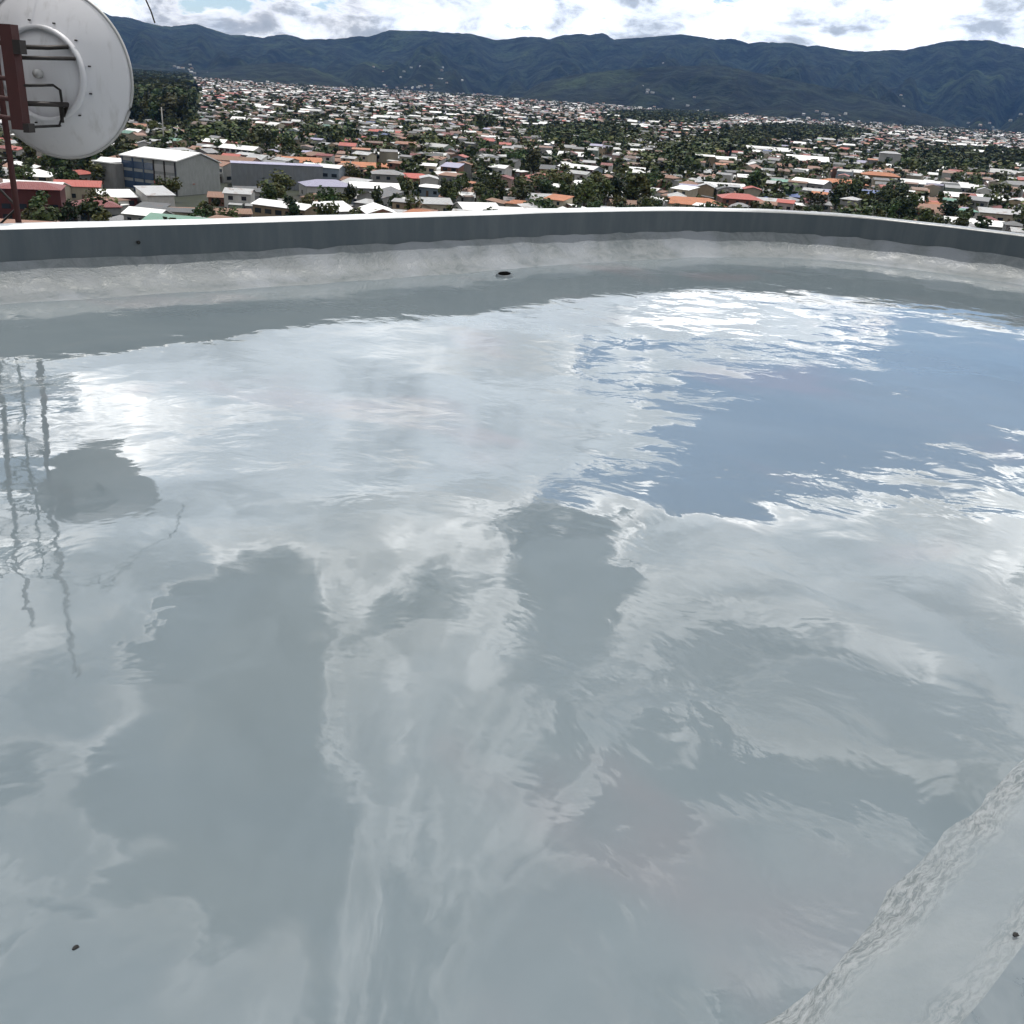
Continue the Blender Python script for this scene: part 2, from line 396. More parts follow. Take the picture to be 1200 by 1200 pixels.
# raised platform at lower right where the photographer stands
L = lambda x, o: (x, x + o)
def plat_row(off, z, amp, s):
    r_ = []
    for i in range(260):
        x = -2.9 + i * .04
        a = amp * (wob(x, x, 3.1, s) + .5 * wob(x, x, 9, s))
        r_.append((x - (off + a) * .7071 + .203, x + (off + a) * .7071 + .597, z + (.006 * wob(x, off, 7, s) if z > .01 else 0)))
    return r_
Z0 = [(0, 0)]
rows = [plat_row(.275, -.008, .04, 1), plat_row(.25, .003, .04, 1), plat_row(.22, .010, .03, 2), plat_row(.16, .028, .015, 3), plat_row(.10, .055, .012, 4), plat_row(.03, .088, .008, 5), plat_row(.0, .098, .006, 6)]
rows = [[(x, y, z + floor_z(x, y)) for x, y, z in r_] for r_ in rows]
plat = strip('platform_fillet', rows, M_cant2, smooth=True, closed=False); tag(plat, kind='structure')
n = len(rows[-1]); top = [(x, y, z) for x, y, z in rows[-1]]
far_ = [(max(x, 0) * 0 + 7.75, min(y, 7.6) if False else -2.95 + (i / (n - 1)) * 10.9, z) for i, (x, y, z) in enumerate(rows[-1])]
tag(strip('raised_platform', [top, far_], M_plat, closed=False), kind='structure')

# roof drain, chips of grit, wall bolt
M_black = plain('black_void', (.006, .006, .006), .7); M_white = plain('white_enamel', (.7, .7, .69), .4, .1)
dp = on_z(591, 321, .02)
M_drain_shade = plain('drain_shade', (.004, .004, .004), 1.0, spec=0.)
dr = tag(empty('roof_drain', (dp.x, dp.y, floor_z(dp.x, dp.y) + .014)), 'small round black drain hole at the foot of the parapet corner', 'drain')
dr.scale = (.85, .85, .85); dr.rotation_euler = (math.radians(10), math.radians(-3), 0)
d_ = MB(); d_.lathe([(.066, 0), (.072, .018), (.080, .016), (.12, -.05)], 28)
d_.V = [(a, c_, b) for a, b, c_ in d_.V]; d_.build('collar', M_para, dr, True)
d_ = MB(); d_.lathe([(.0005, .012), (.066, .014)], 28); d_.V = [(a, c_, b) for a, b, c_ in d_.V]; d_.build('hole', M_drain_shade, dr)  # flat black disc, the shade inside the drain put into its colour
def chip(px, py, z, s, lab, mat):
    c_ = on_z(px, py, z); bm = bmesh.new(); bmesh.ops.create_icosphere(bm, subdivisions=2, radius=s)
    for v in bm.verts:
        k = 1 + .45 * noise.noise(v.co * (1.7 / s)); v.co = Vector((v.co.x * 1.5 * k, v.co.y * k, v.co.z * .6 * k))
    me = bpy.data.meshes.new('grit_chip'); bm.to_mesh(me); bm.free()
    o = link('grit_chip', me, [mat]); o.location = c_ + Vector((0, 0, s * .4)); o.rotation_euler = (0, 0, random.random() * 3); return tag(o, lab, 'grit')
M_grit = plain('dark_grit', (.012, .012, .012), .9)
chip(89, 1111, floor_z(-.8, 1.4), .0042, 'tiny dark chip of grit on the glossy floor at lower left', M_grit)
_c = on_z(1190, 1096, .14); chip(1190, 1096, .096 + floor_z(_c.x, _c.y), .0048, 'tiny dark chip of grit on the edge of the raised platform', M_grit)
bl = MB(); bl.tube([(0, 0, 0), (0, -.012, 0)], .014, 10).tube([(0, -.012, 0), (0, -.022, 0)], .007, 8)
bo = bl.build('wall_bolt', M_grit); bo.location = (-2.98, 7.615, .33); bo.rotation_euler = (0, 0, math.radians(38))
tag(bo, 'small dark bolt head in the shaded parapet face at left', 'bolt')

# ------------------------------------------------------------------ lattice tower and microwave dish
M_red = plain('red_oxide_steel', (.045, .007, .007), .6, .35, 8); M_steel = plain('dark_steel', (.028, .024, .023), .5, .3, 10, .4)
M_galv = plain('galvanised_steel', (.42, .42, .42), .45, .2, 12, .5)
M_dish, t, p = new_mat('dish_paint'); co = obj_co(t)
st = t.noise(t.v('MULTIPLY', co, (7, 7, 1.0)), 2, 5, .6)
t.put(p.inputs['Base Color'], t.mix(t.step(st, .52, .74, 0., .5), (.58, .58, .605), (.38, .37, .37)))
p.inputs['Roughness'].default_value = .42
TD = 8.9
base = on_d(-50, 120, TD + .1)
tower = tag(empty('lattice_tower', (base.x, base.y, -3.0), math.radians(25)), 'slim red and dark steel lattice tower behind the left parapet', 'tower')
TW, TTOP = .35, 7.0
legs = [(TW * math.cos(a), TW * math.sin(a)) for a in (math.radians(-25), math.radians(95), math.radians(215))]
for i, (a, b) in enumerate(legs):
    MB().tube([(a, b, 0), (a * .96, b * .96, TTOP - (.0, .35, .9)[i])], .023, 10).build('leg', M_red, tower, True)
zs = np.arange(.25, TTOP - 1.0, .36)
for k, z in enumerate(zs):
    for i in range(3):
        A, B = legs[i], legs[(i + 1) % 3]
        MB().tube([(*A, z), (*B, z + .36)] if k % 2 else [(*B, z), (*A, z + .36)], .009, 6).build('brace', M_steel, tower)
        if k % 2 == 0: MB().tube([(*A, z), (*B, z)], .008, 6).build('rung', M_steel, tower)
cb = MB(); cb.tube([(TW * .5 + .02 * math.sin(z * 3), -.12 + .015 * math.cos(z * 2.3), z) for z in np.arange(0, TTOP - .8, .2)], .012, 6); cb.build('feed_cable', M_black, tower, True)
lg = MB(); lg.box(base.x - 1.6, base.x + .9, base.y - .6, base.y + 1.4, -3.3, -3.0); tag(lg.build('service_ledge', M_conc), kind='structure')
# side arm with a hanging cable end
c0, c1 = on_d(171, 0, 9.3), on_d(181.5, 27, 9.3)
wc = tag(MB().tube([(base.x + .25, base.y, 2.9), (base.x + .6, base.y + .15, 3.05), c0 + Vector((-.35, 0, .75)), c0 + Vector((-.08, 0, .42)), c0 + Vector((-.03, 0, .15)), c0,
          c0.lerp(c1, .5) + Vector((.006, 0, 0)), c1], .006, 6).build('hanging_cable', M_black, None, True), 'thin black cable end hanging against the sky right of the dish', 'cable')
wc2 = None

R, DEP = .60, .23
dc = on_d(66, 87, TD)                                    # centre of the rim
dish = empty('microwave_dish', dc); tag(dish, 'large round white microwave dish seen from behind on a red steel mount', 'dish')
vdir = Vector((dc.x, dc.y, 0)).normalized()
yaw = math.atan2(-vdir.x, vdir.y) - math.radians(30)
dish.rotation_euler = (0, 0, yaw)                       # local +Y is where the dish looks
prof = [(max(R * i / 22, .0004), -DEP + DEP * (i / 22) ** 2) for i in range(23)]
shell = prof + [(R - .004, .008)] + [(max((R - .016) * i / 22, .0004), -DEP + .016 + (DEP - .012) * (i / 22) ** 2) for i in range(22, -1, -1)]
MB().lathe(shell, 96).build('reflector', M_dish, dish, True)
rim = MB(); k = 96
rim.tube([(R * math.cos(2 * math.pi * j / k), .004, R * math.sin(2 * math.pi * j / k)) for j in range(k + 1)], .012, 8, False)
rim.build('rim', M_galv, dish, True)
RR = .315; ry_ = -DEP + DEP * (RR / R) ** 2
ringm = MB(); ringm.lathe([(RR - .012, ry_ - .0), (RR - .014, ry_ - .045), (RR + .014, ry_ - .05), (RR + .016, ry_ + .008)], 72)
rg = ringm.build('mounting_ring', M_dish, dish, True)
for j in range(12):
    a = 2 * math.pi * j / 12 + .2
    MB().tube([((RR + .05) * math.cos(a), ry_ - .004, (RR + .05) * math.sin(a)), ((RR + .05) * math.cos(a), ry_ + .03, (RR + .05) * math.sin(a))], .006, 6).build('bolt', M_steel, rg)
MB().lathe([(.0005, -DEP - .05), (.03, -DEP - .045), (.034, -DEP + .01)], 24).build('feed_hub', M_galv, dish, True)
inv = Matrix.Rotation(-yaw, 4, 'Z') @ Matrix.Translation(-dc)
def loc(px, py, dd): return inv @ on_d(px, py, dd)
# red mount channel, upright beside the ring
pc = loc(14, 90, TD - .52); PX, PY = pc.x, pc.y
beam = MB(); z0, z1 = loc(22, 152, TD - .52).z, loc(6, 28, TD - .52).z
sl_ = (loc(22, 152, TD - .52).x - loc(6, 28, TD - .52).x) / (z0 - z1)
for (xa, xb, ya, yb) in ((-.045, .045, -.012, .012), (-.045, -.033, .013, .08), (.033, .045, .013, .08)):
    n_ = len(beam.V); beam.box(xa, xb, ya, yb, z0, z1)
    beam.V[n_:] = [(PX + x + sl_ * (z - pc.z), PY + y, z) for x, y, z in beam.V[n_:]]
beam.build('mount_channel', M_red, dish)
def arm(name, pts, r, mat): return MB().tube(pts, r, 8).build(name, mat, dish, True)
def rp(a_deg, dy=-.06): a = math.radians(a_deg); return (RR * math.cos(a), ry_ + dy, RR * math.sin(a))
hz = loc(20, 55, TD - .5).z
arm('upper_strut', [(PX, PY + .05, hz), (PX + .1, ry_ - .1, hz + .01), rp(38)], .016, M_steel)
arm('upper_strut', [(PX, PY + .05, hz - .07), rp(22)], .014, M_steel)
arm('lower_strut', [(PX, PY + .05, loc(20, 121, TD - .5).z), (PX + .2, ry_ - .09, loc(20, 121, TD - .5).z), rp(-62)], .018, M_steel)
arm('turnbuckle', [(rp(-62)[0], rp(-62)[1] - .02, rp(-62)[2] + .09), (rp(-62)[0], rp(-62)[1] - .02, rp(-62)[2] - .05)], .014, M_steel)
arm('waveguide', [(PX + .03, PY + .04, hz - .25), (PX + .12, ry_ - .12, hz - .24), (PX + .17, ry_ - .12, hz - .27), (PX + .17, ry_ - .11, hz - .42), (PX + .12, ry_ - .1, hz - .52), (PX, PY + .06, hz - .53)], .010, M_black)
MB().box(PX + .046, PX + .10, PY - .02, PY + .06, hz - .045, hz + .045).build('clamp', M_steel, dish)
MB().box(PX + .046, PX + .09, PY - .02, PY + .06, hz - .56, hz - .50).build('clamp', M_steel, dish)
tl = inv @ Vector((base.x, base.y, 1.6))
for zz in (z1 - .12, z1 - .35, z0 + .2, z0 + .07):
    arm('stand_off', [(PX, PY, zz), (tl.x + .2, tl.y, zz), (tl.x - .1, tl.y + .05, zz)], .017, M_red)


# ------------------------------------------------------------------ valley ground
GZ = -40.0
def ground_z(x, y):
    d = np.hypot(x, y)
    return GZ - .0028 * np.maximum(d - 500, 0) + 1.5 * np.sin(x / 310 + 1) * np.sin(y / 270) * np.clip((d - 450) / 500, 0, 1)
az_l = np.radians(np.linspace(-180, 180, 361)); rad = np.concatenate([[20], np.geomspace(60, 16000, 70)])
A, Rr = np.meshgrid(az_l, rad); X, Y = Rr * np.sin(A), Rr * np.cos(A)
V = np.stack([X, Y, ground_z(X, Y)], -1).reshape(-1, 3); n = len(az_l)
ii, jj = np.meshgrid(np.arange(n - 1), np.arange(len(rad) - 1))
q = np.stack([jj * n + ii, jj * n + ii + 1, (jj + 1) * n + ii + 1, (jj + 1) * n + ii], -1).reshape(-1, 4)
M_ground, t, p = new_mat('town_ground'); co = obj_co(t)
a = t.noise(co, .012, 6, .65); b = t.noise(co, .09, 5, .6)
c = t.mix(t.step(a, .42, .6), (.02, .026, .014), (.045, .042, .036)); c = t.mix(t.step(b, .55, .7), c, (.08, .07, .058))
t.put(p.inputs['Base Color'], c); p.inputs['Roughness'].default_value = .95
me = fast_mesh('ground', V, q[:, ::-1], np.zeros((0, 3), int), [M_ground]); me.shade_smooth(); tag(link('ground', me), kind='structure')

# ------------------------------------------------------------------ mountains
M_forest, t, p = new_mat('forest_slopes'); co = obj_co(t)
a = t.noise(co, .0016, 7, .62, .4); b = t.noise(co, .009, 8, .70); d = t.noise(co, .035, 4, .65)
c = t.mix(t.step(b, .40, .62), (.002, .005, .005), (.030, .043, .025))
c = t.mix(t.step(a, .56, .67, 0., .55), c, (.070, .10, .036))
c = t.mix(t.step(d, .50, .64, 0., .75), c, (.003, .007, .005))
t.put(p.inputs['Base Color'], c); p.inputs['Roughness'].default_value = .95; p.inputs['Specular IOR Level'].default_value = .1
bump(t, p, t.m('MULTIPLY', b, 110.0), strength=1.0)
SKYLINE = [(-320, -40), (-200, -34), (-60, -22), (0, -14), (60, -4), (115, 11), (130, 18), (150, 20), (170, 26), (182, 29), (200, 31), (215, 29), (230, 28), (245, 33), (270, 41), (287, 41), (307, 44),
           (322, 41), (337, 40), (357, 46), (400, 45), (420, 42), (430, 43), (457, 35), (475, 36), (500, 36), (525, 38), (550, 39), (582, 47), (612, 43), (632, 43), (642, 46), (660, 41),
           (680, 39), (690, 41), (705, 38), (712, 41), (720, 46), (750, 44), (775, 42), (798, 40), (812, 42), (842, 46), (862, 45), (877, 51), (890, 49), (927, 50), (946, 54), (958, 53),
           (979, 57), (1000, 60), (1020, 60), (1045, 58), (1060, 59), (1085, 53), (1110, 48), (1130, 47), (1160, 47), (1175, 51), (1200, 56), (1260, 66), (1400, 60), (1550, 80)]
FRONT = [(520, 133), (600, 116), (635, 96), (680, 86), (740, 80), (790, 77), (850, 77), (890, 86), (940, 96), (1000, 108), (1050, 122), (1100, 138), (1150, 160)]
SPUR = [(-60, 40), (60, 60), (180, 78), (240, 82), (290, 76), (330, 72), (370, 80), (410, 96), (450, 122)]
def azel(px, py):
    d = ray(px, py); return math.atan2(d.x, d.y), math.atan2(d.z, math.hypot(d.x, d.y))
MOUNT = []
def ridge(name, line, r0, r1, r2, az0, az1, naz, nr, seed, gully):
    P = [azel(*q_) for q_ in line]; az_ = np.linspace(math.radians(az0), math.radians(az1), naz)
    el_ = np.interp(az_, [p_[0] for p_ in P], [p_[1] for p_ in P])
    tt = np.concatenate([np.linspace(0, 1, nr), 1 + np.linspace(.08, 1, 14)])
    Z = np.zeros((len(tt), naz)); RR_ = np.zeros_like(Z)
    for j, a_ in enumerate(az_):
        crest = r1 * math.tan(el_[j]) + EYE.z + .0018 * r1 * noise.noise(Vector((a_ * 220, seed, 0))) * .6
        for i, u in enumerate(tt):
            r_ = r0 + (r1 - r0) * u if u <= 1 else r1 + (r2 - r1) * (u - 1)
            r_ += (250 if u <= 1 else 0) * noise.noise(Vector((a_ * 9, u * 2, seed))) * math.sin(math.pi * min(u, 1))
            x, y = r_ * math.sin(a_), r_ * math.cos(a_)
            foot = float(ground_z(x, y)) - 6
            if u <= 1:
                w_ = math.sin(math.pi * u) ** .8
                g = noise.noise(Vector((a_ * 26 + u * 1.2, u * 1.6, seed))) + .55 * noise.noise(Vector((a_ * 60 - u * 2, u * 4, seed + 3))) + .35 * noise.noise(Vector((x / 160, y / 160, seed)))
                z = foot + max(crest - foot, 0) * (u ** 1.25 * (1 - .10 * w_) + gully * w_ * (g - .25))
                z = max(min(z, EYE.z + r_ * math.tan(el_[j]) - (1 - u) * 25), foot)
            else: z = crest + (foot - 40 - crest) * (u - 1) ** .9
            Z[i, j] = z; RR_[i, j] = r_
    X, Y = RR_ * np.sin(az_)[None], RR_ * np.cos(az_)[None]
    V = np.stack([X, Y, Z], -1).reshape(-1, 3); n = naz
    ii, jj = np.meshgrid(np.arange(n - 1), np.arange(len(tt) - 1))
    q = np.stack([jj * n + ii, jj * n + ii + 1, (jj + 1) * n + ii + 1, (jj + 1) * n + ii], -1).reshape(-1, 4)
    me = fast_mesh(name, V, q[:, ::-1], np.zeros((0, 3), int), [M_forest]); me.shade_smooth()
    tag(link(name, me), kind='structure'); MOUNT.append((az_, tt[:nr], X[:nr], Y[:nr], Z[:nr]))
ridge('mountains', SKYLINE, 4600, 8200, 11500, -36, 34, 620, 60, 1.3, .42)
ridge('foothill', FRONT, 3700, 5200, 6300, -3, 26, 300, 40, 5.1, .3)
ridge('hill_spur', SPUR, 3600, 5400, 6600, -33, -7, 260, 40, 9.4, .3)

# ------------------------------------------------------------------ building materials
def roof_mat(name, c, rough=.45, corr=True, rust=.25, rustc=(.16, .075, .04)):
    m_, t, p = new_mat(name); co = obj_co(t)
    r_ = t.add('ShaderNodeObjectInfo').outputs['Random']
    n = t.noise(t.v('ADD', co, t.xyz(t.m('MULTIPLY', r_, 90.), 0., 0.)), .35, 6, .65)
    f = t.m('MULTIPLY_ADD', r_, .3, .85)
    cc = t.mix(1., c, t.xyz(f, f, f), 'MULTIPLY')
    t.put(p.inputs['Base Color'], t.mix(t.step(n, .52, .72, 0., rust * 2), cc, rustc))
    p.inputs['Roughness'].default_value = rough
    x, y, z = t.sep(co)
    bump(t, p, t.m('MULTIPLY', t.m('SINE', t.m('MULTIPLY', x, 14.)), .03 if corr else .015))
    return m_
ROOFS = {'silver': roof_mat('silver_tin', (.36, .365, .37), .42, rust=.4), 'white': roof_mat('white_tin', (.78, .78, .77), .5, rust=.16), 'grey': roof_mat('grey_tin', (.20, .20, .205), .5),
         'rust': roof_mat('rusty_tin', (.24, .13, .09), .7, rust=.35), 'red': roof_mat('red_tin', (.36, .075, .055), .55, rust=.12), 'orange': roof_mat('orange_tile', (.38, .15, .075), .75, rust=.3),
         'maroon': roof_mat('maroon_tin', (.15, .03, .028), .6, rust=.1), 'brown': roof_mat('brown_tile', (.20, .12, .085), .8, rust=.15), 'blue': roof_mat('blue_tin', (.10, .14, .30), .5, rust=.06),
         'green': roof_mat('green_tin', (.11, .24, .18), .5, rust=.1), 'purple': roof_mat('slate_purple_tin', (.27, .26, .36), .5, rust=.05), 'dark': roof_mat('dark_tin', (.07, .075, .08), .55)}
def wall_mat(name, c): 
    m_, t, p = new_mat(name); co = obj_co(t)
    n = t.noise(t.v('MULTIPLY', co, (1, 1, .35)), .9, 6, .65); r_ = t.add('ShaderNodeObjectInfo').outputs['Random']
    f = t.m('MULTIPLY', t.m('MULTIPLY_ADD', n, .5, .40), t.m('MULTIPLY_ADD', r_, .3, .80))
    t.put(p.inputs['Base Color'], t.mix(1., c, t.xyz(f, f, f), 'MULTIPLY')); p.inputs['Roughness'].default_value = .85
    return m_
WALLS = {'cream': wall_mat('cream_stucco', (.56, .50, .38)), 'white': wall_mat('white_stucco', (.68, .67, .64)), 'pink': wall_mat('pink_stucco', (.52, .36, .31)), 'grey': wall_mat('grey_block', (.33, .33, .32)),
         'tan': wall_mat('tan_stucco', (.42, .32, .21)), 'brick': wall_mat('brick_red', (.28, .13, .09)), 'green': wall_mat('pale_green_stucco', (.40, .47, .38)), 'blue': wall_mat('pale_blue_stucco', (.36, .43, .50)), 'maroon': wall_mat('maroon_sheet', (.13, .028, .025)), 'ochre': wall_mat('ochre_stucco', (.45, .30, .12))}
M_glass, t, p = new_mat('window_glass'); p.inputs['Base Color'].default_value = (.015, .022, .03, 1); p.inputs['Roughness'].default_value = .12
M_bglass, t, p = new_mat('blue_glass'); t.put(p.inputs['Base Color'], t.mix(t.noise(obj_co(t), .4, 3), (.02, .04, .09), (.07, .11, .17))); p.inputs['Roughness'].default_value = .15
M_door = plain('brown_door', (.11, .07, .045), .7)
ROOF_RGB = {'silver': (.33, .335, .34), 'white': (.74, .74, .73), 'grey': (.19, .19, .195), 'rust': (.22, .12, .085), 'red': (.34, .08, .06), 'orange': (.36, .15, .08), 'maroon': (.15, .035, .03), 'brown': (.2, .12, .085), 'blue': (.1, .14, .3), 'green': (.11, .24, .18), 'purple': (.27, .26, .36), 'dark': (.07, .075, .08)}
WALL_RGB = {'cream': (.5, .45, .34), 'white': (.62, .61, .58), 'pink': (.47, .33, .29), 'grey': (.3, .3, .29), 'tan': (.38, .29, .19), 'brick': (.26, .12, .085), 'green': (.36, .43, .35), 'blue': (.33, .39, .45)}

# ------------------------------------------------------------------ single houses
def roof_mesh(kind, Lx, Wy, h, rise, o=.45, th=.12):
    x0, x1, y0, y1 = -Lx / 2 - o, Lx / 2 + o, -Wy / 2 - o, Wy / 2 + o
    drop = rise * o / (Wy / 2) if kind in ('gable', 'hip') else rise * o / Wy
    lo = h - drop
    if kind == 'gable':
        T = [(x0, y0, lo), (x1, y0, lo), (x1, 0, h + rise), (x0, 0, h + rise), (x0, y1, lo), (x1, y1, lo)]
        Fc = [(0, 1, 2, 3), (3, 2, 5, 4)]; E_ = [(0, 1), (1, 2), (2, 5), (5, 4), (4, 3), (3, 0)]
    elif kind == 'hip':
        k = min(Lx, Wy) * .42
        T = [(x0, y0, lo), (x1, y0, lo), (x1 - k, 0, h + rise), (x0 + k, 0, h + rise), (x0, y1, lo), (x1, y1, lo)]
        Fc = [(0, 1, 2, 3), (3, 2, 5, 4), (4, 0, 3), (1, 5, 2)]; E_ = [(0, 1), (1, 5), (5, 4), (4, 0)]
    else:   # shed roof falling towards the front (-y)
        T = [(x0, y0, lo), (x1, y0, lo), (x1, y1, h + rise + drop), (x0, y1, h + rise + drop)]
        Fc = [(0, 1, 2, 3)]; E_ = [(0, 1), (1, 2), (2, 3), (3, 0)]
    n = len(T); V = T + [(a, b, c_ - th) for a, b, c_ in T]
    Fc = Fc + [tuple(n + i for i in reversed(f)) for f in Fc] + [(b, a, n + a, n + b) for a, b in E_]
    return V, Fc
def wall_mesh(kind, Lx, Wy, h, rise):
    a, b = Lx / 2, Wy / 2; e = .13
    V = [(-a, -b, -2), (a, -b, -2), (a, b, -2), (-a, b, -2), (-a, -b, h - e), (a, -b, h - e), (a, b, h - e), (-a, b, h - e)]
    if kind == 'gable':
        V += [(a, 0, h + rise - e), (-a, 0, h + rise - e)]
        Fc = [(0, 1, 5, 4), (2, 3, 7, 6), (1, 2, 6, 8, 5), (3, 0, 4, 9, 7)]
    elif kind == 'shed':
        V[6] = (a, b, h + rise - e); V[7] = (-a, b, h + rise - e)
        Fc = [(0, 1, 5, 4), (2, 3, 7, 6), (1, 2, 6, 5), (3, 0, 4, 7)]
    else: Fc = [(0, 1, 5, 4), (2, 3, 7, 6), (1, 2, 6, 5), (3, 0, 4, 7)]
    return V, Fc
WIN_ME, DOOR_ME, FRAME_ME = {}, None, None
def shared_box(name, dx_, dy_, dz_, mat):
    me = bpy.data.meshes.new(name); b = MB().box(-dx_ / 2, dx_ / 2, -dy_, .02, 0, dz_); me.from_pydata(b.V, [], b.F); me.materials.append(mat); return me
WIN_ME = [shared_box('window', a, .05, b, M_glass) for a, b in ((1.5, 1.2), (1.1, 1.1), (2.2, 1.3))]
DOOR_ME = shared_box('door', 1.0, .05, 2.1, M_door); GAR_ME = shared_box('garage_door', 2.8, .05, 2.3, plain('garage_steel', (.25, .25, .26), .5))
def child(name, me, par, loc_, rz=0):
    o = bpy.data.objects.new(name, me); COL.objects.link(o); o.parent = par; o.location = loc_; o.rotation_euler = (0, 0, rz); return o
HOUSES = []; TREES = []
def house(x, y, yaw, Lx, Wy, h, rise, kind, rc, wc, label=None, detail=True, annex=None, name='house', cat='house', group='houses of the town below the parapet'):
    z = float(ground_z(x, y)); e = empty(name, (x, y, z), yaw); tag(e, label or 'x', cat, group)
    V, Fc = wall_mesh(kind, Lx, Wy, h, rise); pyd('wall', V, Fc, [WALLS[wc]], e)
    V, Fc = roof_mesh(kind, Lx, Wy, h, rise); ro = pyd('roof', V, Fc, [ROOFS[rc]], e)
    if detail:
        fl = 2 if h > 5 else 1; n = max(2, int(Lx / 3.2)); wm = random.choice(WIN_ME)
        for f in range(fl):
            for i in range(n):
                xx = -Lx / 2 + Lx * (i + .5) / n
                if f == 0 and i == n // 2: child('door', DOOR_ME if random.random() < .6 else GAR_ME, e, (xx, -Wy / 2, .02))
                else: child('window', wm, e, (xx, -Wy / 2, 1.0 + f * 2.7))
        child('window', wm, e, (Lx / 2, -Wy * .15, 1.0), math.pi / 2); child('window', wm, e, (-Lx / 2, Wy * .1, 1.0), -math.pi / 2)
    if annex:
        aL, aW, ah, side, ac = annex
        ax, ay = side * (Lx / 2 + aL / 2 + .02), -Wy / 2 + aW / 2 - .3
        V, Fc = wall_mesh('shed', aL, aW, ah, .5); o = pyd('annex_wall', V, Fc, [WALLS[wc]], e); o.location = (ax, ay, 0)
        V, Fc = roof_mesh('shed', aL, aW, ah, .5, .25, .08); o = pyd('annex_roof', V, Fc, [ROOFS[ac]], e); o.location = (ax, ay, 0)
    HOUSES.append((e, x, y, max(Lx, Wy), h + rise, rc, kind, label)); return e
def gpt(px, py):
    p_ = on_z(px, py, GZ)
    for _ in range(4): p_ = on_z(px, py, float(ground_z(p_.x, p_.y)))
    return p_
TAKEN = []
def spec(px, py, wpx, hpx, yaw_deg, depth, kind, rc, wc, label, rise=None, detail=True, **kw):
    """one house given by where its front base stands, its width and wall height there"""
    c_ = gpt(px, py); d = c_.length; k = FPX * 1.06 / d; Lx = wpx / k; h = hpx / k
    yaw = math.radians(yaw_deg) + math.atan2(-c_.x, c_.y)
    off = Vector((-math.sin(yaw), math.cos(yaw))) * depth / 2
    TAKEN.append((c_.x + off.x, c_.y + off.y, max(Lx, depth) * .62))
    return house(c_.x + off.x, c_.y + off.y, yaw, Lx, depth, h, depth * .13 if rise is None else rise, kind, rc, wc, label, detail, **kw)

# landmarks of the town, left to right
S = spec
S(38, 262, 62, 36, -8, 12, 'hip', 'maroon', 'maroon', 'maroon sheet-metal house with balcony beside the tower legs', rise=1.2)
S(30, 240, 66, 16, -20, 14, 'gable', 'white', 'cream', 'white tin roofed house rising behind the maroon house')
S(92, 236, 46, 16, -6, 10, 'gable', 'red', 'cream', 'cream house with red roof and two windows right of maroon house')
S(118, 262, 46, 18, 10, 11, 'hip', 'maroon', 'grey', 'low grey house with dark red roof just above parapet, left part')
S(142, 244, 36, 12, 14, 9, 'shed', 'white', 'maroon', 'small house with bright white lean-to roof left of the porch house')
S(190, 247, 30, 17, 18, 11, 'shed', 'silver', 'white', 'white box house with dark porch in front of glass-sided hall')
S(206, 228, 40, 12, 8, 8, 'shed', 'red', 'maroon', 'long red lean-to shed against the grey gable of the hall', detail=False)
S(236, 262, 112, 12, 2, 10, 'gable', 'brown', 'pink', 'long low pink walled row house just above parapet', rise=.8)
S(268, 242, 44, 10, -4, 9, 'gable', 'rust', 'brick', 'rusty roofed brick house under the long grey warehouse')
S(292, 238, 30, 13, 6, 9, 'gable', 'dark', 'white', 'small white house with dark roof left of pale purple roof')
S(388, 234, 56, 15, 14, 13, 'hip', 'purple', 'white', 'pale walled building with light purple roof right of warehouse')
S(440, 236, 56, 15, 6, 11, 'gable', 'white', 'grey', 'pale house with wide bright white roof in the left middle')
S(455, 222, 36, 17, 4, 10, 'hip', 'grey', 'grey', 'square grey block house behind the wide white roof')
S(390, 262, 62, 14, 32, 15, 'gable', 'white', 'grey', 'grey gabled house with large white roof just above parapet')
S(355, 200, 44, 9, 4, 14, 'gable', 'orange', 'cream', 'wide house with salmon orange roof behind the warehouse')
S(428, 205, 52, 9, 6, 12, 'gable', 'orange', 'pink', 'pink orange roofed terrace left of centre')
S(485, 219, 48, 10, 10, 11, 'hip', 'red', 'brick', 'deep red roofed house left of centre beside white gable')
S(527, 216, 26, 9, 24, 11, 'gable', 'white', 'cream', 'small house with steep white gable beside deep red roof')
S(510, 252, 40, 13, 12, 11, 'gable', 'silver', 'cream', 'silver roofed cream house near the parapet left of centre')
S(566, 258, 46, 11, 20, 14, 'gable', 'white', 'white', 'house with dazzling white roof touching the parapet kink')
S(640, 246, 38, 11, 14, 10, 'shed', 'silver', 'blue', 'pale blue house with silver lean-to roof right of parapet kink')
S(640, 219, 46, 9, 6, 12, 'hip', 'red', 'pink', 'pink house with broad red roof right of centre')
S(700, 226, 52, 8, 22, 12, 'gable', 'white', 'cream', 'long white roofed cream house right of centre')
S(668, 190, 50, 7, 18, 16, 'gable', 'white', 'grey', 'long white shed roof in the middle of the town')
S(812, 252, 76, 12, 10, 15, 'hip', 'orange', 'cream', 'cream house with wide orange tile roof and window row above parapet')
S(868, 250, 46, 16, 12, 12, 'hip', 'red', 'brick', 'bright red roofed brick house right of the orange tile roof')
S(850, 228, 46, 8, 12, 12, 'gable', 'white', 'grey', 'white roofed grey house behind the bright red roof')
S(905, 250, 44, 11, 10, 12, 'gable', 'silver', 'grey', 'silver roofed grey house at the parapet right of red roof')
S(945, 198, 46, 9, 4, 22, 'gable', 'white', 'green', 'long pale green hall with white roof in the right distance')
S(905, 183, 60, 6, 2, 20, 'gable', 'white', 'white', 'long white factory roof left of the pale green hall')
S(988, 226, 52, 10, 12, 13, 'hip', 'orange', 'brick', 'wide orange roofed brick house right of centre')
S(1030, 220, 40, 13, 6, 12, 'hip', 'orange', 'tan', 'tan house with dull orange roof beside the blue roof')
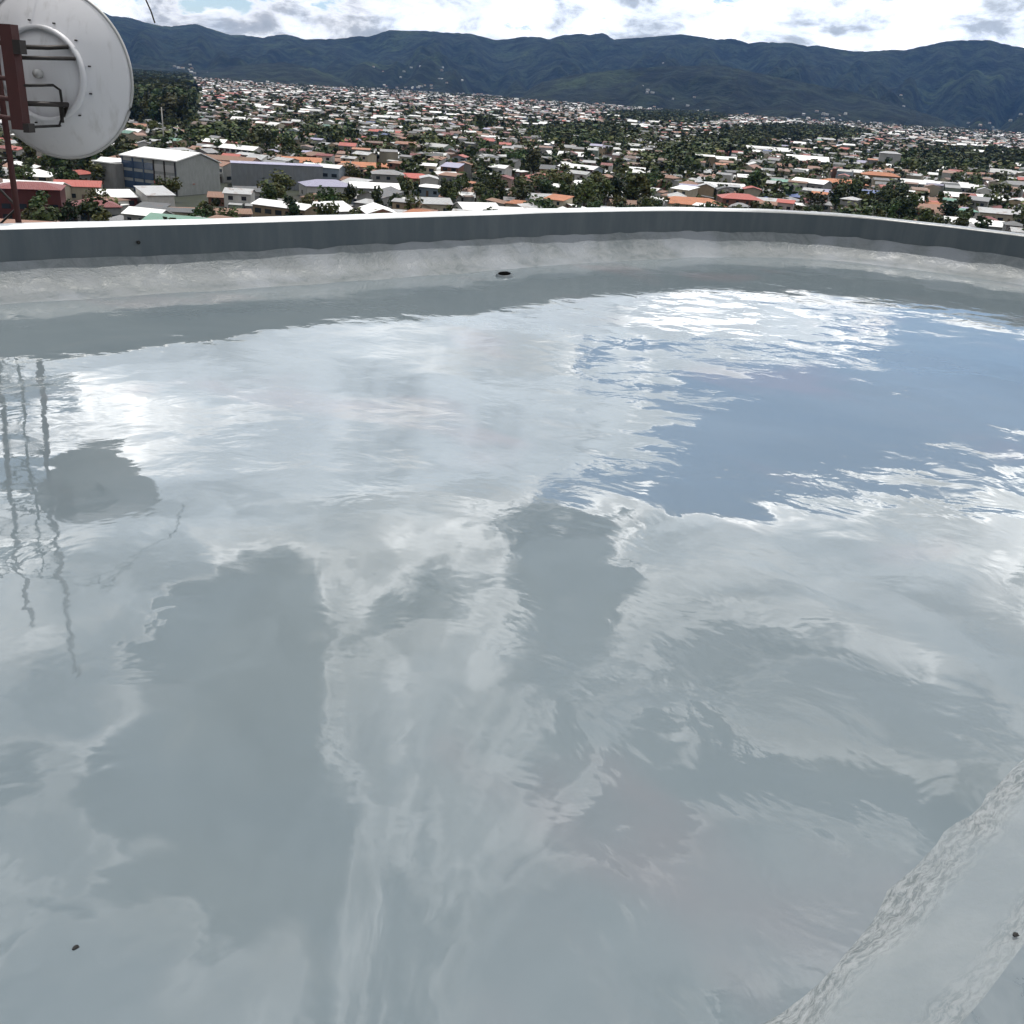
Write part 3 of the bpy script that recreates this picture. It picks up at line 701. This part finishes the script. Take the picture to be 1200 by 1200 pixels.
S(1022, 238, 34, 9, 10, 10, 'shed', 'blue', 'white', 'low house with vivid blue roof on the right')
S(1040, 200, 22, 18, 4, 10, 'hip', 'silver', 'white', 'tall narrow white block below the dark tree belt')
S(1100, 224, 80, 6, 8, 14, 'gable', 'white', 'grey', 'very long white roofed shed on the right side')
S(1142, 240, 62, 7, 14, 13, 'gable', 'white', 'cream', 'white striped roof house lower right of the long shed')
S(1090, 256, 60, 10, 8, 12, 'gable', 'rust', 'brick', 'rust brown roofed house near the parapet at right')
S(1176, 262, 52, 10, 12, 12, 'gable', 'silver', 'cream', 'silver roofed cream house at the far right edge')
S(1140, 274, 60, 10, 8, 12, 'gable', 'white', 'grey', 'white roof strip peeping over the parapet at far right')
S(965, 236, 44, 9, 8, 11, 'gable', 'purple', 'white', 'white house with muted purple roof left of blue roof')
S(760, 222, 40, 9, 16, 11, 'hip', 'rust', 'cream', 'cream house with rusty hipped roof right of centre')
S(735, 250, 36, 9, 14, 11, 'gable', 'brown', 'tan', 'tan house with brown tile roof near parapet right of centre')

# glass-sided hall with grey gable
g = gpt(209, 230); yaw = math.atan2(-g.x, g.y)
hall = tag(empty('glass_hall', (g.x, g.y, GZ), yaw + math.radians(-50)), 'large white-roofed hall with blue glass front and plain grey gable end', 'building')
HW, HL, HE = 21.0, 25.0, 11.0     # gable along local +x side; glass front along -y... corner at origin
b = [(0, 0, -2), (0, HL, -2), (HW, HL, -2), (HW, 0, -2), (0, 0, HE), (0, HL, HE), (HW, HL, HE - 1.2), (HW, 0, HE - 1.2), (HW * .55, 0, HE + 2.2), (HW * .55, HL, HE + 2.2)]
hall.rotation_euler[2] = yaw + math.radians(46)
pyd('wall', b, [(0, 4, 5, 1), (3, 0, 4, 8, 7)[::-1], (1, 2, 6, 9, 5)[::-1], (2, 3, 7, 6)[::-1]], [wall_mat('hall_grey_render', (.40, .42, .41))], hall)
rf = MB(); rf.V = [(-.5, -.6, HE + .1), (HW * .55, -.6, HE + 2.4), (HW + .5, -.6, HE - 1.1), (-.5, HL + .5, HE + .1), (HW * .55, HL + .5, HE + 2.4), (HW + .5, HL + .5, HE - 1.1)]
rf.V += [(a_, b_, c_ + .35) for a_, b_, c_ in rf.V]
rf.F = [(6, 7, 10, 9), (7, 8, 11, 10), (0, 1, 7, 6), (1, 2, 8, 7), (0, 6, 9, 3), (2, 5, 11, 8), (3, 9, 10, 4), (4, 10, 11, 5), (0, 3, 4, 1), (1, 4, 5, 2)]
rf.build('roof', ROOFS['white'], hall)
for fl in range(3):
    for i in range(5):
        y0 = 1.0 + i * 4.8; z0_ = .8 + fl * 3.3
        wn = MB().box(-.08, .05, y0, y0 + 4.1, z0_, z0_ + 2.3).build('window', M_bglass if (i > 1) else M_galv, hall)
        if fl < 2 and i < 2: MB().box(-.12, -.082, y0 + 2.0, y0 + 2.15, z0_, z0_ + 2.3).build('mullion', M_steel, wn)
for i in range(6): MB().box(-.25, .05, .3 + i * 4.8, .75 + i * 4.8, 0, HE - .1).build('pilaster', M_bglass if i > 2 else M_steel, hall)
MB().box(-4, -.3, HL - 1, HL + 9, -1, 8.5).build('side_wing', WALLS['grey'], hall); MB().box(-4.5, 9, HL + .6, HL + 9.5, 8.52, 8.9).build('side_wing_roof', ROOFS['white'], hall)
TAKEN.append((g.x, g.y + 12, 22))
# long grey warehouse
g = gpt(326, 222); yaw = math.atan2(-g.x, g.y)
wh = tag(empty('warehouse', (g.x, g.y, GZ), yaw + math.radians(3)), 'long plain dark grey warehouse wall with thin pale roof edge', 'warehouse')
k = FPX * 1.06 / g.length; LW = 102 / k; HH = 27 / k
V, Fc = wall_mesh('shed', LW, 16, HH, -.5); pyd('wall', [(a_, b_ + 8, c_) for a_, b_, c_ in V], Fc, [wall_mat('warehouse_grey', (.27, .29, .31))], wh)
V, Fc = roof_mesh('shed', LW, 16, HH, -.5, .2, .15); pyd('roof', [(a_, b_ + 8, c_ + .03) for a_, b_, c_ in V], Fc, [ROOFS['purple']], wh)
for i in range(1, 6): MB().box(-LW / 2 + LW * i / 6 - .06, -LW / 2 + LW * i / 6 + .06, -.06, .02, -1, HH - .3).build('wall_joint', WALLS['grey'], wh)
TAKEN.append((g.x, g.y + 8, LW * .5)); 
for hx_, hy_, hr_ in [(gpt(326, 222).x - 10, gpt(326, 222).y + 6, 10), (gpt(326, 222).x + 10, gpt(326, 222).y + 10, 10)]: TAKEN.append((hx_, hy_, hr_))

# ------------------------------------------------------------------ the town on its crooked street grid
ROT = math.radians(-14)
def dens_noise(x, y): return noise.noise(Vector((x / 420, y / 420, 2.2))) + .5 * noise.noise(Vector((x / 150, y / 150, 7.7)))
def woods(px, py):
    """parts of the town that are trees, not roofs"""
    k = 0
    for cx, cy, hx_, hy_ in ((185, 120, 38, 30), (1140, 194, 95, 13), (800, 190, 26, 14), (690, 165, 60, 12), (260, 165, 40, 8), (620, 205, 14, 9), (1010, 250, 40, 14), (1065, 262, 50, 12), (690, 240, 22, 10), (752, 240, 24, 9), (930, 160, 70, 9), (780, 140, 60, 7), (330, 178, 20, 8), (390, 165, 22, 6), (100, 200, 40, 14), (500, 243, 14, 8), (500, 175, 16, 7), (885, 240, 10, 8), (570, 150, 14, 6), (850, 175, 40, 10)):
        k = max(k, 1.25 - math.hypot((px - cx) / hx_, (py - cy) / hy_))
    return k
NEAR = []; FARH = []; TREEP = []
rc_names = ['silver', 'white', 'grey', 'rust', 'red', 'orange', 'maroon', 'brown', 'blue', 'green', 'purple', 'dark']
rc_p = np.array([.21, .125, .15, .19, .075, .055, .06, .10, .008, .012, .015, .06]); rc_p /= rc_p.sum()
wc_names = ['cream', 'white', 'pink', 'grey', 'tan', 'brick', 'green', 'blue']; wc_p = np.array([.24, .25, .1, .16, .1, .06, .05, .04])
cellx, celly = 9.2, 9.8
ca, sa = math.cos(ROT), math.sin(ROT)
i0 = np.arange(-440, 441); j0 = np.arange(6, 450)
I, J = np.meshgrid(i0, j0); I = I.ravel(); J = J.ravel()
U = I * cellx + np.floor(I / 7) * 6.5; Wv = J * celly + np.floor(J / 2) * 5.0
U = U + rng.uniform(-2.2, 2.2, U.shape); Wv = Wv + rng.uniform(-2.2, 2.2, U.shape)
bend = 60 * np.sin(U / 700 + 1.3) + 40 * np.sin(Wv / 500)
XX = ca * U - sa * (Wv + bend * .4); YY = sa * U + ca * (Wv + bend * .4) ; XX = XX + bend * .3
DD = np.hypot(XX, YY); AZ = np.degrees(np.arctan2(XX, YY))
keep = (np.abs(AZ) < 34) & (DD > 150) & (DD < 4700) & (YY > 0)
XX, YY, DD = XX[keep], YY[keep], DD[keep]
for x, y, d in zip(XX.tolist(), YY.tolist(), DD.tolist()):
    z = float(ground_z(x, y)); px, py = to_px((x, y, z)); u = random.random(); dn = dens_noise(x, y)
    wd = woods(px, py)
    thin = .70 - .34 * max(0, dn) - .10 * (d > 2300) - .40 * min(1, max(0, (d - 2600) / 1600))
    if wd > 0: thin *= max(.10, .8 - wd * .8)
    if any((x - a) ** 2 + (y - b) ** 2 < (r_ + 4.5) ** 2 for a, b, r_ in TAKEN if abs(x - a) < 40):
        continue
    if u < thin:
        big_ = random.random() < .05
        Lx = random.uniform(5.6, 9.8) * (random.uniform(1.6, 2.6) if big_ else 1); Wy = random.uniform(5.4, 8.2) * (1.4 if big_ else 1); Lx = min(Lx, 28)
        two = random.random() < .28; h = random.uniform(5.2, 6.4) if two else random.uniform(2.7, 3.6)
        if big_: h = random.uniform(4.5, 7.5)
        rc = 'white' if big_ and random.random() < .6 else rc_names[rng.choice(12, p=rc_p)]
        FARH.append((d, x, y, z, Lx, Wy, h, Wy * random.uniform(.09, .19), ROT + random.gauss(0, .24) + (math.pi / 2 if random.random() < .25 else 0), rc, wc_names[rng.choice(8, p=wc_p)], px, py))
    if u < thin and d < 2600 and random.random() < .55:      # lean-tos and back-yard sheds
        q1 = random.uniform(-8, 8); q2 = random.choice((-1, 1)) * random.uniform(4.5, 7)
        FARH.append((d + 900, x + q1, y + q2, z, random.uniform(2.8, 6.5), random.uniform(2.5, 4.5), random.uniform(2.1, 3.0), random.uniform(.2, .6), ROT + random.gauss(0, .3), random.choice(['rust', 'silver', 'grey', 'rust', 'dark', 'white', 'brown', 'red']), wc_names[rng.choice(8, p=wc_p)], -999, py))
    if random.random() < ((.66 if d < 1700 else .34 if d < 2800 else .46) if wd <= 0 else .75) + .4 * max(0, dn):
        for _ in range((1 if u < .8 else 2) if wd <= 0.25 else (2 if wd < .8 else 3)):
            s_ = random.uniform(4.5, 10.5) * (1.25 if wd > 0 else 1)
            if 150 < px < 222 and 85 < py < 152: s_ = random.uniform(16, 24)
            TREEP.append((d, x + random.uniform(-6, 6), y + random.uniform(-6, 6), s_, px, py))
# how low the parapet lets us see
def para_y(px): return np.interp(px, [0, 150, 300, 450, 600, 700, 850, 950, 1050, 1200], [268, 265, 260, 256, 250, 246, 246, 250, 258, 276])
FARH.sort()
cand = [f for f in FARH if -8 < f[11] < 1208 and to_px((f[1], f[2], f[3] + f[6] + f[7]))[1] < para_y(f[11]) - 2 and not (f[11] < 118 and f[12] < 188)]
single = cand[:256]; sid = set(id(f) for f in single)
dmax = single[-1][0]
for f in single:
    d, x, y, z, Lx, Wy, h, rise, yw, rc, wc_, px, py = f
    kind = random.choices(['gable', 'hip', 'shed'], [.62, .2, .18])[0]
    an = (random.uniform(3, 5), random.uniform(4, 6), random.uniform(2.2, 2.7), random.choice((-1, 1)), random.choice(['silver', 'rust', 'grey', 'white'])) if random.random() < .35 else None
    house(x, y, yw, Lx, Wy, h, rise, kind, rc, wc_, None, True, an)
rest = [f for f in FARH if id(f) not in sid]

# all the farther houses as one mass
def house_mass(L_, name):
    n = len(L_); D = np.array([(f[1], f[2], f[3], f[4], f[5], f[6], f[7], f[8]) for f in L_])
    ux = np.array([-1, 1, 1, -1, -1, 1, 1, -1, 1, -1]) * .5; uy = np.array([-1, -1, 1, 1, -1, -1, 1, 1, 0, 0]) * .5
    lx = ux[None] * D[:, 3:4]; ly = uy[None] * D[:, 4:5]
    D[:, 3:5] *= .92
    lz = np.zeros((n, 10)); lz[:, :4] = -2; lz[:, 4:8] = D[:, 5:6] - .12; lz[:, 8:] = (D[:, 5] + D[:, 6])[:, None] - .12
    rxx = np.array([-1, 1, 1, -1, -1, 1]) * .5; ryy = np.array([-1, -1, 0, 0, 1, 1]) * .5
    lx2 = rxx[None] * (D[:, 3:4] + .9); ly2 = ryy[None] * (D[:, 4:5] + .9)
    lz2 = np.where(np.abs(ryy)[None] > .1, D[:, 5:6] - .12 * 1, (D[:, 5] + D[:, 6])[:, None] + .02)
    # front window bands
    lx3 = np.concatenate([np.array([-.36, -.12, -.12, -.36])[None] * D[:, 3:4], np.array([.1, .34, .34, .1])[None] * D[:, 3:4]], 1)
    ly3 = np.repeat(-.5 * D[:, 4:5] - .06, 8, 1); lz3 = np.concatenate([np.tile([1., 1., 2.2, 2.2], (n, 1))] * 2, 1)
    lx, ly, lz = np.concatenate([lx, lx2, lx3], 1), np.concatenate([ly, ly2, ly3], 1), np.concatenate([lz, lz2, lz3], 1)
    c_, s_ = np.cos(D[:, 7:8]), np.sin(D[:, 7:8])
    V = np.stack([D[:, 0:1] + lx * c_ - ly * s_, D[:, 1:2] + lx * s_ + ly * c_, D[:, 2:3] + lz], -1).reshape(-1, 3)
    off = (np.arange(n) * 24)[:, None, None]
    Q = np.array([(0, 1, 5, 4), (2, 3, 7, 6), (1, 2, 6, 5), (3, 0, 4, 7), (10, 11, 12, 13), (13, 12, 15, 14), (16, 17, 18, 19), (20, 21, 22, 23)])
    T = np.array([(5, 6, 8), (7, 4, 9)])
    wcol = np.array([WALL_RGB[f[10]] for f in L_]) * rng.uniform(.35, .85, (n, 1)); rcol = np.array([ROOF_RGB[f[9]] for f in L_]) * rng.uniform(.45, 1.1, (n, 1))
    dark = np.full((n, 3), .02)
    cq = np.stack([wcol] * 4 + [rcol] * 2 + [dark] * 2, 1).reshape(-1, 3); ct = np.stack([wcol] * 2, 1).reshape(-1, 3)
    nearh = np.array([f[0] < 1300 for f in L_]); kq = np.ones((n, 8), bool); kq[~nearh, 6:] = False; kq = kq.ravel()
    QQ = (Q[None] + off).reshape(-1, 4)[kq]; cq = cq[kq]
    return fast_mesh(name, V, QQ, (T[None] + off).reshape(-1, 3), [M_town], np.concatenate([cq, ct]))
M_town, t, p = new_mat('town_surfaces')
at_ = t.add('ShaderNodeAttribute', attribute_name='tint'); nn = t.noise(obj_co(t), .3, 4, .6)
f_ = t.m('MULTIPLY_ADD', nn, .5, .75)
t.put(p.inputs['Base Color'], t.mix(1., at_.outputs['Color'], t.xyz(f_, f_, f_), 'MULTIPLY')); p.inputs['Roughness'].default_value = .55
# hamlets on the lower mountain slopes
for az_, tt_, X_, Y_, Z_ in MOUNT:
    for (a0, a1, u0, u1, cnt) in ((-22, -14, .05, .22, 60), (-9, -2, .1, .45, 70), (14, 26, .05, .35, 190), (-20, 26, .02, .2, 160), (5, 9, .3, .6, 15)):
        for _ in range(int(cnt * .55)):
            a = math.radians(random.uniform(a0, a1)); u = random.uniform(u0, u1)
            if not az_[0] < a < az_[-1]: continue
            j = int((a - az_[0]) / (az_[-1] - az_[0]) * (len(az_) - 1)); i = int(u * (len(tt_) - 1))
            x, y, z = X_[i, j], Y_[i, j], Z_[i, j]
            rest.append((9e3, x + random.uniform(-30, 30), y + random.uniform(-30, 30), z + 2, random.uniform(8, 15), random.uniform(8, 12), random.uniform(3, 5), 1.4, random.uniform(-.5, .5), random.choice(['white', 'silver', 'silver', 'rust', 'orange']), 'white', 0, 0))
tag(link('distant_houses', house_mass(rest, 'distant_houses')), 'mass of small distant houses with tin and tile roofs filling the valley', 'houses', kind='stuff')

# ------------------------------------------------------------------ trees
M_leaf, t, p = new_mat('foliage')
at_ = t.add('ShaderNodeAttribute', attribute_name='tint'); r_ = t.add('ShaderNodeObjectInfo').outputs['Random']
f_ = t.m('MULTIPLY_ADD', t.m('FRACT', t.m('MULTIPLY', r_, 7.3)), 1.0, .45); g_ = t.m('MULTIPLY', f_, t.m('MULTIPLY_ADD', r_, .8, .7))
t.put(p.inputs['Base Color'], t.mix(1., at_.outputs['Color'], t.xyz(g_, f_, t.m('MULTIPLY', f_, .85)), 'MULTIPLY')); p.inputs['Roughness'].default_value = .7; p.inputs['Specular IOR Level'].default_value = .25
M_bark = plain('bark', (.07, .05, .035), .9)
def crown(nleaf, shape, seed, size):
    """unit crown (height 1, from z=.22 to 1) of small tilted leaf clumps"""
    rg_ = np.random.default_rng(seed); K = 7 if shape != 'conifer' else 5
    if shape == 'round': cen = np.stack([rg_.uniform(-.26, .26, K), rg_.uniform(-.26, .26, K), rg_.uniform(.42, .8, K)], 1); rad_ = rg_.uniform(.16, .27, K)
    elif shape == 'tall': cen = np.stack([rg_.uniform(-.12, .12, K), rg_.uniform(-.12, .12, K), np.linspace(.3, .88, K)], 1); rad_ = rg_.uniform(.12, .2, K)
    else: cen = np.stack([rg_.uniform(-.3, .3, K), rg_.uniform(-.3, .3, K), rg_.uniform(.5, .75, K)], 1); rad_ = rg_.uniform(.15, .24, K)
    which = rg_.integers(0, K, nleaf); d = rg_.normal(size=(nleaf, 3)); d /= np.linalg.norm(d, axis=1)[:, None]
    P = cen[which] + d * rad_[which][:, None] * (rg_.uniform(.45, 1.05, nleaf) ** .6)[:, None]; P[:, 2] = np.clip(P[:, 2], .18, 1.0)
    nrm = d + rg_.normal(scale=.55, size=(nleaf, 3)); nrm /= np.linalg.norm(nrm, axis=1)[:, None]
    ref = np.where(np.abs(nrm[:, 2:3]) < .9, np.array([[0, 0, 1.]]), np.array([[1., 0, 0]])); a = np.cross(nrm, ref); a /= np.linalg.norm(a, axis=1)[:, None]; b = np.cross(nrm, a)
    s_ = size * rg_.uniform(.6, 1.3, nleaf)[:, None]
    Vq = np.stack([P - a * s_ - b * s_ * .7, P + a * s_ * 1.1 - b * s_ * .5, P + a * s_ * .8 + b * s_ * .8, P - a * s_ * .7 + b * s_], 1)
    tone = rg_.uniform(.75, 1.25, K)[which] * rg_.uniform(.7, 1.3, nleaf)
    colr = np.array([[.030, .050, .017]]) * tone[:, None] + np.array([[.012, .008, 0]]) * rg_.uniform(0, 1, (nleaf, 1))
    return Vq, colr
CR_ME = []; TR_ME = []
for s_ in range(8):
    shp = ['round', 'round', 'wide', 'tall', 'round', 'wide', 'tall', 'round'][s_]
    Vq, cl_ = crown(420, shp, 40 + s_, .042)
    CR_ME.append((shp, fast_mesh('crown', Vq.reshape(-1, 3), np.arange(420 * 4).reshape(-1, 4), np.zeros((0, 3), int), [M_leaf], cl_)))
    tb = MB(); tb.tube([(0, 0, -.1), (.01, .005, .2), (.02 - s_ * .004, 0, .45), (.01, .01, .7)], [.032, .025, .018, .007], 7)
    for k in range(4):
        a = k * 1.7 + s_; tb.tube([(.012, 0, .3 + .07 * k), (.09 * math.cos(a), .09 * math.sin(a), .42 + .07 * k), (.2 * math.cos(a), .2 * math.sin(a), .55 + .07 * k)], [.012, .008, .003], 5)
    me = bpy.data.meshes.new('trunk'); me.from_pydata(tb.V, [], tb.F); me.materials.append(M_bark); TR_ME.append(me)
TREEP.sort()
tc = [q_ for q_ in TREEP if -5 < q_[4] < 1205 and to_px((q_[1], q_[2], float(ground_z(q_[1], q_[2])) + q_[3] * .85))[1] < para_y(q_[4]) and not (q_[4] < 118 and q_[5] < 190)]
tc.sort(key=lambda q_: -q_[3] / q_[0])
sing_t = tc[:230]; tid = set(id(q_) for q_ in sing_t)
for q_ in sing_t:
    d, x, y, s_, px, py = q_; k = random.randrange(8)
    if s_ > 14: k = random.choice((3, 6))
    e = tag(empty('tree', (x, y, float(ground_z(x, y))), random.random() * 6), 'x', 'tree', 'trees among the houses of the town')
    wd_ = random.uniform(.85, 1.3); e.scale = (s_ * wd_, s_ * wd_, s_)
    child('crown', CR_ME[k][1], e, (0, 0, 0)); child('trunk', TR_ME[k], e, (0, 0, 0)); TREES.append((e, x, y, s_, CR_ME[k][0]))
rt_ = [q_ for q_ in TREEP if id(q_) not in tid and (q_[0] < 1800 or random.random() < .8)]
for az_, tt_, X_, Y_, Z_ in MOUNT[:0]: pass
Vs, Cs = [], []
arr = np.array([(q_[1], q_[2], q_[3], q_[0]) for q_ in rt_]); gz_ = ground_z(arr[:, 0], arr[:, 1]); k_of = rng.integers(0, 4, len(rt_))
for near_, nl_, sz_ in ((True, 46, .095), (False, 11, .19)):
    for k in range(4):
        Vq, cl_ = crown(nl_, ['round', 'wide', 'tall', 'round'][k], 90 + k, sz_)
        m_ = (k_of == k) & ((arr[:, 3] < 1000) == near_); B = arr[m_]; n = len(B); th_ = rng.uniform(0, 6.28, n); c_, s_ = np.cos(th_)[:, None, None], np.sin(th_)[:, None, None]
        sc_ = B[:, 2][:, None, None]; wd_ = rng.uniform(.9, 1.35, n)[:, None, None]
        x = (Vq[None, :, :, 0] * c_ - Vq[None, :, :, 1] * s_) * sc_ * wd_ + B[:, 0][:, None, None]; y = (Vq[None, :, :, 0] * s_ + Vq[None, :, :, 1] * c_) * sc_ * wd_ + B[:, 1][:, None, None]
        z = Vq[None, :, :, 2] * sc_ * 1.0 + gz_[m_][:, None, None] - .12 * sc_
        Vs.append(np.stack([x, y, z], -1).reshape(-1, 3)); Cs.append((cl_[None] * rng.uniform(.45, 1.15, (n, 1, 1)) * (1 + np.array([[[.5, .1, 0.]]]) * rng.uniform(-.3, 1, (n, 1, 1)))).reshape(-1, 3))
Vs = np.concatenate(Vs); Cs = np.concatenate(Cs)
tag(link('distant_trees', fast_mesh('distant_trees', Vs, np.arange(len(Vs)).reshape(-1, 4), np.zeros((0, 3), int), [M_leaf], Cs)), 'mass of distant dark green trees scattered through the town', 'trees', kind='stuff')

# utility poles standing in the town
M_pole = plain('pole_grey', (.30, .29, .27), .8)
for k_, (px, py, hpx, lab) in enumerate(((193, 178, 46, 'tall thin grey pole rising above the glass hall roof'), (411, 216, 26, 'slim pale pole behind the pink orange terrace'), (1052, 172, 20, 'thin pole left of the dark tree belt on the right'))):
    g = gpt(px, py); h_ = hpx * g.length / (FPX * 1.06)
    e = tag(empty('utility_pole', g), lab, 'pole', 'poles standing in the town')
    MB().tube([(0, 0, -1), (0, 0, h_)], [.45, .28], 8).build('shaft', M_pole, e, True); MB().box(-1.6, 1.6, -.1, .1, h_ - 1.4, h_ - 1.15).build('cross_arm', M_pole, e)

# ------------------------------------------------------------------ labels that single out each house and tree
ORD = ['first', 'second', 'third', 'fourth', 'fifth', 'sixth', 'seventh', 'eighth', 'ninth', 'tenth', 'eleventh', 'twelfth', 'thirteenth', 'fourteenth', 'fifteenth', 'sixteenth', 'seventeenth', 'eighteenth', 'nineteenth', 'twentieth']
def ordn(i): return ORD[i] if i < 20 else 'twenty-' + ORD[i - 20] if i < 29 else 'thirtieth' if i == 29 else 'thirty-' + ORD[i - 30]
BANDS = [(370, 'nearest the parapet'), (450, 'in the second belt of houses'), (520, 'in the third belt of houses'), (1e9, 'in the farther belt of houses')]
RN = {'silver': 'silver tin', 'white': 'white tin', 'grey': 'grey tin', 'rust': 'rusty tin', 'red': 'red tin', 'orange': 'orange tile', 'maroon': 'maroon', 'brown': 'brown tile', 'blue': 'blue tin', 'green': 'green tin', 'purple': 'purple tin', 'dark': 'dark tin'}
def belts(items, nb):
    ds = sorted(math.hypot(i[1], i[2]) for i in items); return [ds[min(len(ds) - 1, int(len(ds) * (k + 1) / nb))] for k in range(nb - 1)] + [1e9]
gen = [h_ for h_ in HOUSES if h_[7] is None]; B_ = belts(gen, 4); buckets = {}
for h_ in gen:
    b = next(i for i, v in enumerate(B_) if math.hypot(h_[1], h_[2]) <= v); buckets.setdefault((h_[5], b), []).append((to_px((h_[1], h_[2], GZ + 3))[0], h_))
BN = ['row of houses nearest the parapet', 'second belt of houses', 'third belt of houses', 'farthest belt of single houses']
for (rc, b), L_ in buckets.items():
    L_.sort(key=lambda q_: q_[0])
    for i, (_, h_) in enumerate(L_): h_[0]['label'] = f'{ordn(i)} {RN[rc]} roofed house from the left in {BN[b]}'
B_ = belts(TREES, 5); buckets = {}
SN = {'round': 'rounded', 'wide': 'spreading', 'tall': 'tall narrow'}
for t_ in TREES:
    b = next(i for i, v in enumerate(B_) if math.hypot(t_[1], t_[2]) <= v); buckets.setdefault((t_[4], b), []).append((to_px((t_[1], t_[2], GZ + 3))[0], t_))
TN = ['belt nearest the parapet', 'second belt', 'third belt', 'fourth belt', 'farthest belt of single trees']
for (sh, b), L_ in buckets.items():
    L_.sort(key=lambda q_: q_[0])
    for i, (_, t_) in enumerate(L_): t_[0]['label'] = f'{ordn(i)} {SN[sh]} dark green tree from the left in {TN[b]}'

# ------------------------------------------------------------------ the air over the valley
M_air = bpy.data.materials.new('valley_air'); M_air.use_nodes = True; t = NT(M_air.node_tree); t.n.clear()
out = t.add('ShaderNodeOutputMaterial'); pv = t.add('ShaderNodeVolumePrincipled'); t.l.new(pv.outputs[0], out.inputs['Volume'])
pv.inputs['Color'].default_value = (.20, .45, .98, 1); pv.inputs['Density'].default_value = 2.4e-5; pv.inputs['Anisotropy'].default_value = .2
hz_ = MB().box(-9500, 9500, -900, 12200, -110, 900).build('haze', M_air); tag(hz_, kind='stuff')
